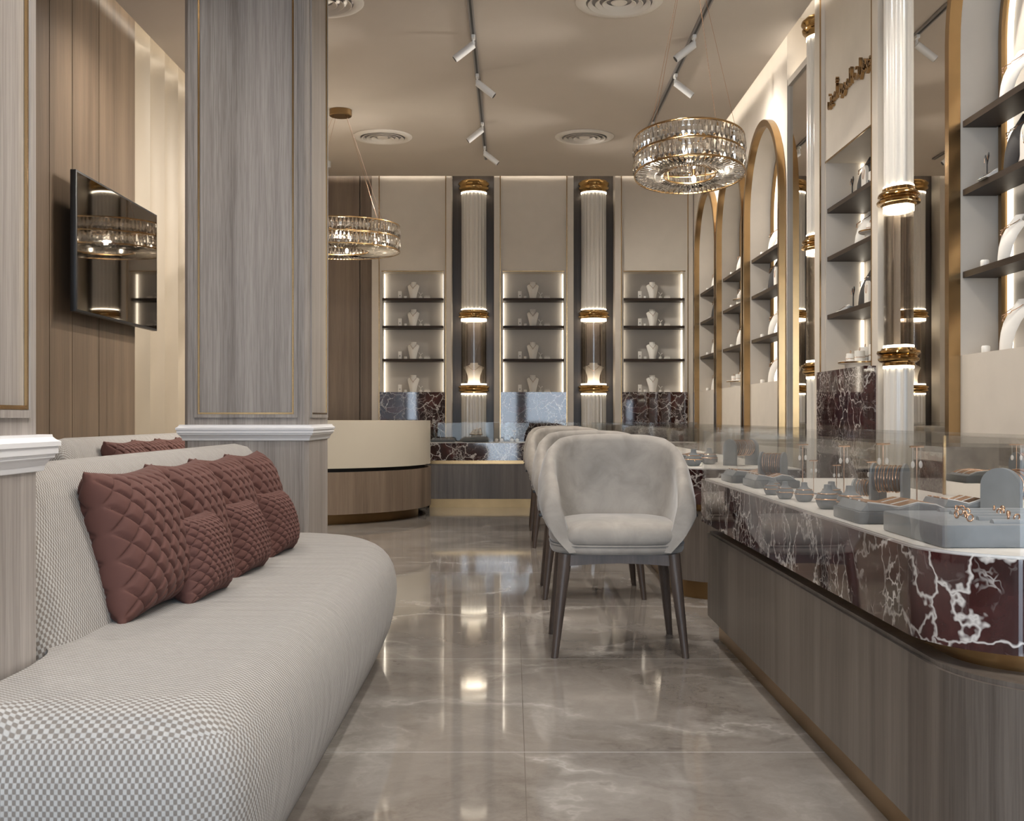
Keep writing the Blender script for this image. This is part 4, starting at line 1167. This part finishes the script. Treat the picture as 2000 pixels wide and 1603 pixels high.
# chandeliers
def crystal(w, d, z0, z1):
    """faceted hanging prism, flat front -y, hexagonal, tapered ends"""
    h = z1 - z0; rows = [(0, .35), (.14, .8), (.5, 1), (.86, .75), (1, .3)]
    rows = [(0, .22), (.28, 1.0), (.62, .9), (1, .25)]
    secs = []
    for t, s in rows: secs.append([(w * s * .5 * math.cos(PI * k / 3), d * s * .5 * math.sin(PI * k / 3), z0 + h * t) for k in range(6)])
    return loft(NB(), secs)
def chandelier(x, y, zb, R, tiltdeg, label, cross=True, rin=.47):
    H = .205; root = empty('crystal_chandelier', (x, y, zb), label, 'chandelier')
    T = Matrix.Rotation(math.radians(-tiltdeg), 3, 'X')
    def put(name, bm, mat, parent=None, smooth=40, kind=None, tilt_=True):
        if tilt_: bmesh.ops.rotate(bm, verts=bm.verts, cent=(0, 0, 0), matrix=T)
        o = bpy.data.objects.new(name, mesh_of(name, bm, mat, smooth)); link(o, parent or root)
        if kind: o['kind'] = kind
        return o
    for z in (0, H / 2, H): put('gold_ring', torus(NB(), R, .0042, (0, 0, z), 96, 6, 1.6), 'gold')
    ri = R * rin
    put('inner_ring', torus(NB(), ri, .004, (0, 0, .002), 64, 6, 1.6), 'gold'); put('inner_ring', torus(NB(), ri * 1.15, .004, (0, 0, H - .03), 64, 6, 1.6), 'gold')
    b = NB()
    for k in range(4):
        a = PI / 4 + PI / 2 * k; bar(b, (ri * .2 * math.cos(a), ri * .2 * math.sin(a), H - .03), (R * math.cos(a), R * math.sin(a), H), .004, seg=6)
        bar(b, (ri * math.cos(a), ri * math.sin(a), .002), (ri * 1.15 * math.cos(a), ri * 1.15 * math.sin(a), H - .03), .003, seg=6)
    put('arms', b, 'gold')
    n = int(2 * PI * R / .031); bank = []
    cm = []
    for (z0, z1) in ((.006, H / 2 - .005), (H / 2 + .006, H - .005)):
        for sgn in (0, 1):
            me = None
        for k in range(n):
            a = 2 * PI * k / n
            bank.append((math.sin(a), a, z0, z1))
    bank.sort()      # nearest to the camera first (a around -90 deg)
    protos = {}
    rest = NB()
    for i, (s, a, z0, z1) in enumerate(bank):
        m3 = Matrix.Rotation(a + PI / 2, 3, 'Z')
        if i < 100:
            bm = crystal(.031, .024, z0, z1)
            bmesh.ops.rotate(bm, verts=bm.verts, cent=(0, 0, 0), matrix=m3); bmesh.ops.translate(bm, verts=bm.verts, vec=(R * math.cos(a), R * math.sin(a), 0))
            put('crystal', bm, 'crystal', smooth=0)
        else:
            bm = crystal(.031, .024, z0, z1)
            bmesh.ops.rotate(bm, verts=bm.verts, cent=(0, 0, 0), matrix=m3); bmesh.ops.translate(bm, verts=bm.verts, vec=(R * math.cos(a), R * math.sin(a), 0))
            tmp = bpy.data.meshes.new('t'); bm.to_mesh(tmp); bm.free(); rest.from_mesh(tmp); bpy.data.meshes.remove(tmp)
    put('rear_crystals', rest, 'crystal', smooth=0, kind='stuff')
    # radial bottom crystals
    b = NB(); nb = int(n * 1.05)
    for k in range(nb):
        a = 2 * PI * k / nb
        bm = crystal(.78 * 2 * PI * (R + ri) / 2 / nb, .022, 0, R - ri - .01)
        bmesh.ops.rotate(bm, verts=bm.verts, cent=(0, 0, 0), matrix=Matrix.Rotation(PI / 2, 3, 'Y')); bmesh.ops.translate(bm, verts=bm.verts, vec=(ri + .005, 0, -.004))
        bmesh.ops.rotate(bm, verts=bm.verts, cent=(0, 0, 0), matrix=Matrix.Rotation(a, 3, 'Z'))
        tmp = bpy.data.meshes.new('t'); bm.to_mesh(tmp); bm.free(); b.from_mesh(tmp); bpy.data.meshes.remove(tmp)
    put('bottom_crystals', b, 'crystal', smooth=0, kind='stuff')
    nbulb = 6 if R < .4 else 9; rb = (R + ri) / 2
    for k in range(nbulb):
        a = 2 * PI * (k + .25) / nbulb
        bb = NB(); bar(bb, (rb * math.cos(a), rb * math.sin(a), .075), (rb * math.cos(a), rb * math.sin(a), .115), .010, seg=10)
        sk = put('lamp_socket', bb, 'goldd')
        bb = NB(); sphere(bb, (rb * math.cos(a), rb * math.sin(a), .055), .014, 1, 1, 1.5); put('bulb', bb, 'bulb')
    l = bpy.data.lights.new('bulb_light', 'POINT'); l.energy = 10 if R < .4 else 14; l.color = (1, .9, .76); l.shadow_soft_size = .022
    lo = bpy.data.objects.new('bulb_light', l); link(lo, root); lo.location = (0, 0, .08)
    # canopy and wires
    zc = ZC - zb
    put('canopy', lathe(NB(), [(.0, zc - .001), (.092, zc - .001), (.092, zc - .045), (.086, zc - .052), (0, zc - .052)], 40), 'goldd', tilt_=False)
    for k in range(4):
        a = PI / 4 + PI / 2 * k; p = T @ Vector((R * math.cos(a), R * math.sin(a), H))
        put('wire', bar(NB(), (.07 * math.cos(a), .07 * math.sin(a), zc - .052), tuple(p), .0012, seg=5), 'rose', tilt_=False)
    return root
chandelier(.995, 6.47, 2.262, .308, 8.5, 'round crystal chandelier hanging in front of the arches')
chandelier(-1.41, 9.45, 2.262, .483, 0, 'larger crystal chandelier half hidden behind the oak pillar')

# ------------------------------------------------------------------ camera, world, lights
cam = bpy.data.cameras.new('camera'); co = bpy.data.objects.new('camera', cam); COL.objects.link(co)
co.location = (0, 0, .9); co.rotation_euler = (PI / 2, 0, 0)
cam.sensor_width = 36; cam.lens = 36 * 2250 / 2000; cam.shift_x = -.0005; cam.shift_y = 13.5 / 2000; cam.clip_start = .05
sc.camera = co
wd = bpy.data.worlds.new('world'); sc.world = wd; wd.use_nodes = True
bg = wd.node_tree.nodes['Background']; bg.inputs[0].default_value = (.74, .86, 1.0, 1); bg.inputs[1].default_value = 6.0
def area(name, loc, rot, sx, sy, e, col, portal=False):
    l = bpy.data.lights.new(name, 'AREA'); l.shape = 'RECTANGLE'; l.size = sx; l.size_y = sy; l.energy = e; l.color = col
    if portal: l.cycles.is_portal = True
    o = bpy.data.objects.new(name, l); COL.objects.link(o); o.location = loc; o.rotation_euler = rot
    return o
for x0, x1, z0, z1 in ops:
    area('window_portal', ((x0 + x1) / 2, YF - .1, (z0 + z1) / 2), (PI / 2, 0, 0), x1 - x0, z1 - z0, 1, (1, 1, 1), True)
# added fill spots just under the ceiling, without fixtures, to brighten the room
def fill_spot(x, y, e=95):
    l = bpy.data.lights.new('fill_spot', 'SPOT'); l.energy = e; l.color = (1, .94, .87); l.spot_size = math.radians(140); l.spot_blend = .8; l.shadow_soft_size = .1
    o = bpy.data.objects.new('fill_spot', l); COL.objects.link(o); o.location = (x, y, ZC - .02)
for x, y in ((-1.9, 4.2), (-1.9, 6.6), (.45, 3.2), (.45, 5.4), (.5, 6.7), (-.6, 1.5), (1.2, .8)): fill_spot(x, y)

vs = sc.view_settings; vs.view_transform = 'Standard'; vs.look = 'None'; vs.gamma = 1; vs.use_curve_mapping = False; vs.exposure = .3
cy = sc.cycles
cy.use_denoising = True
cy.max_bounces = 10; cy.diffuse_bounces = 4; cy.glossy_bounces = 6; cy.transmission_bounces = 8; cy.transparent_max_bounces = 16
cy.caustics_reflective = False; cy.caustics_refractive = False
cy.sample_clamp_indirect = 6; cy.blur_glossy = .2
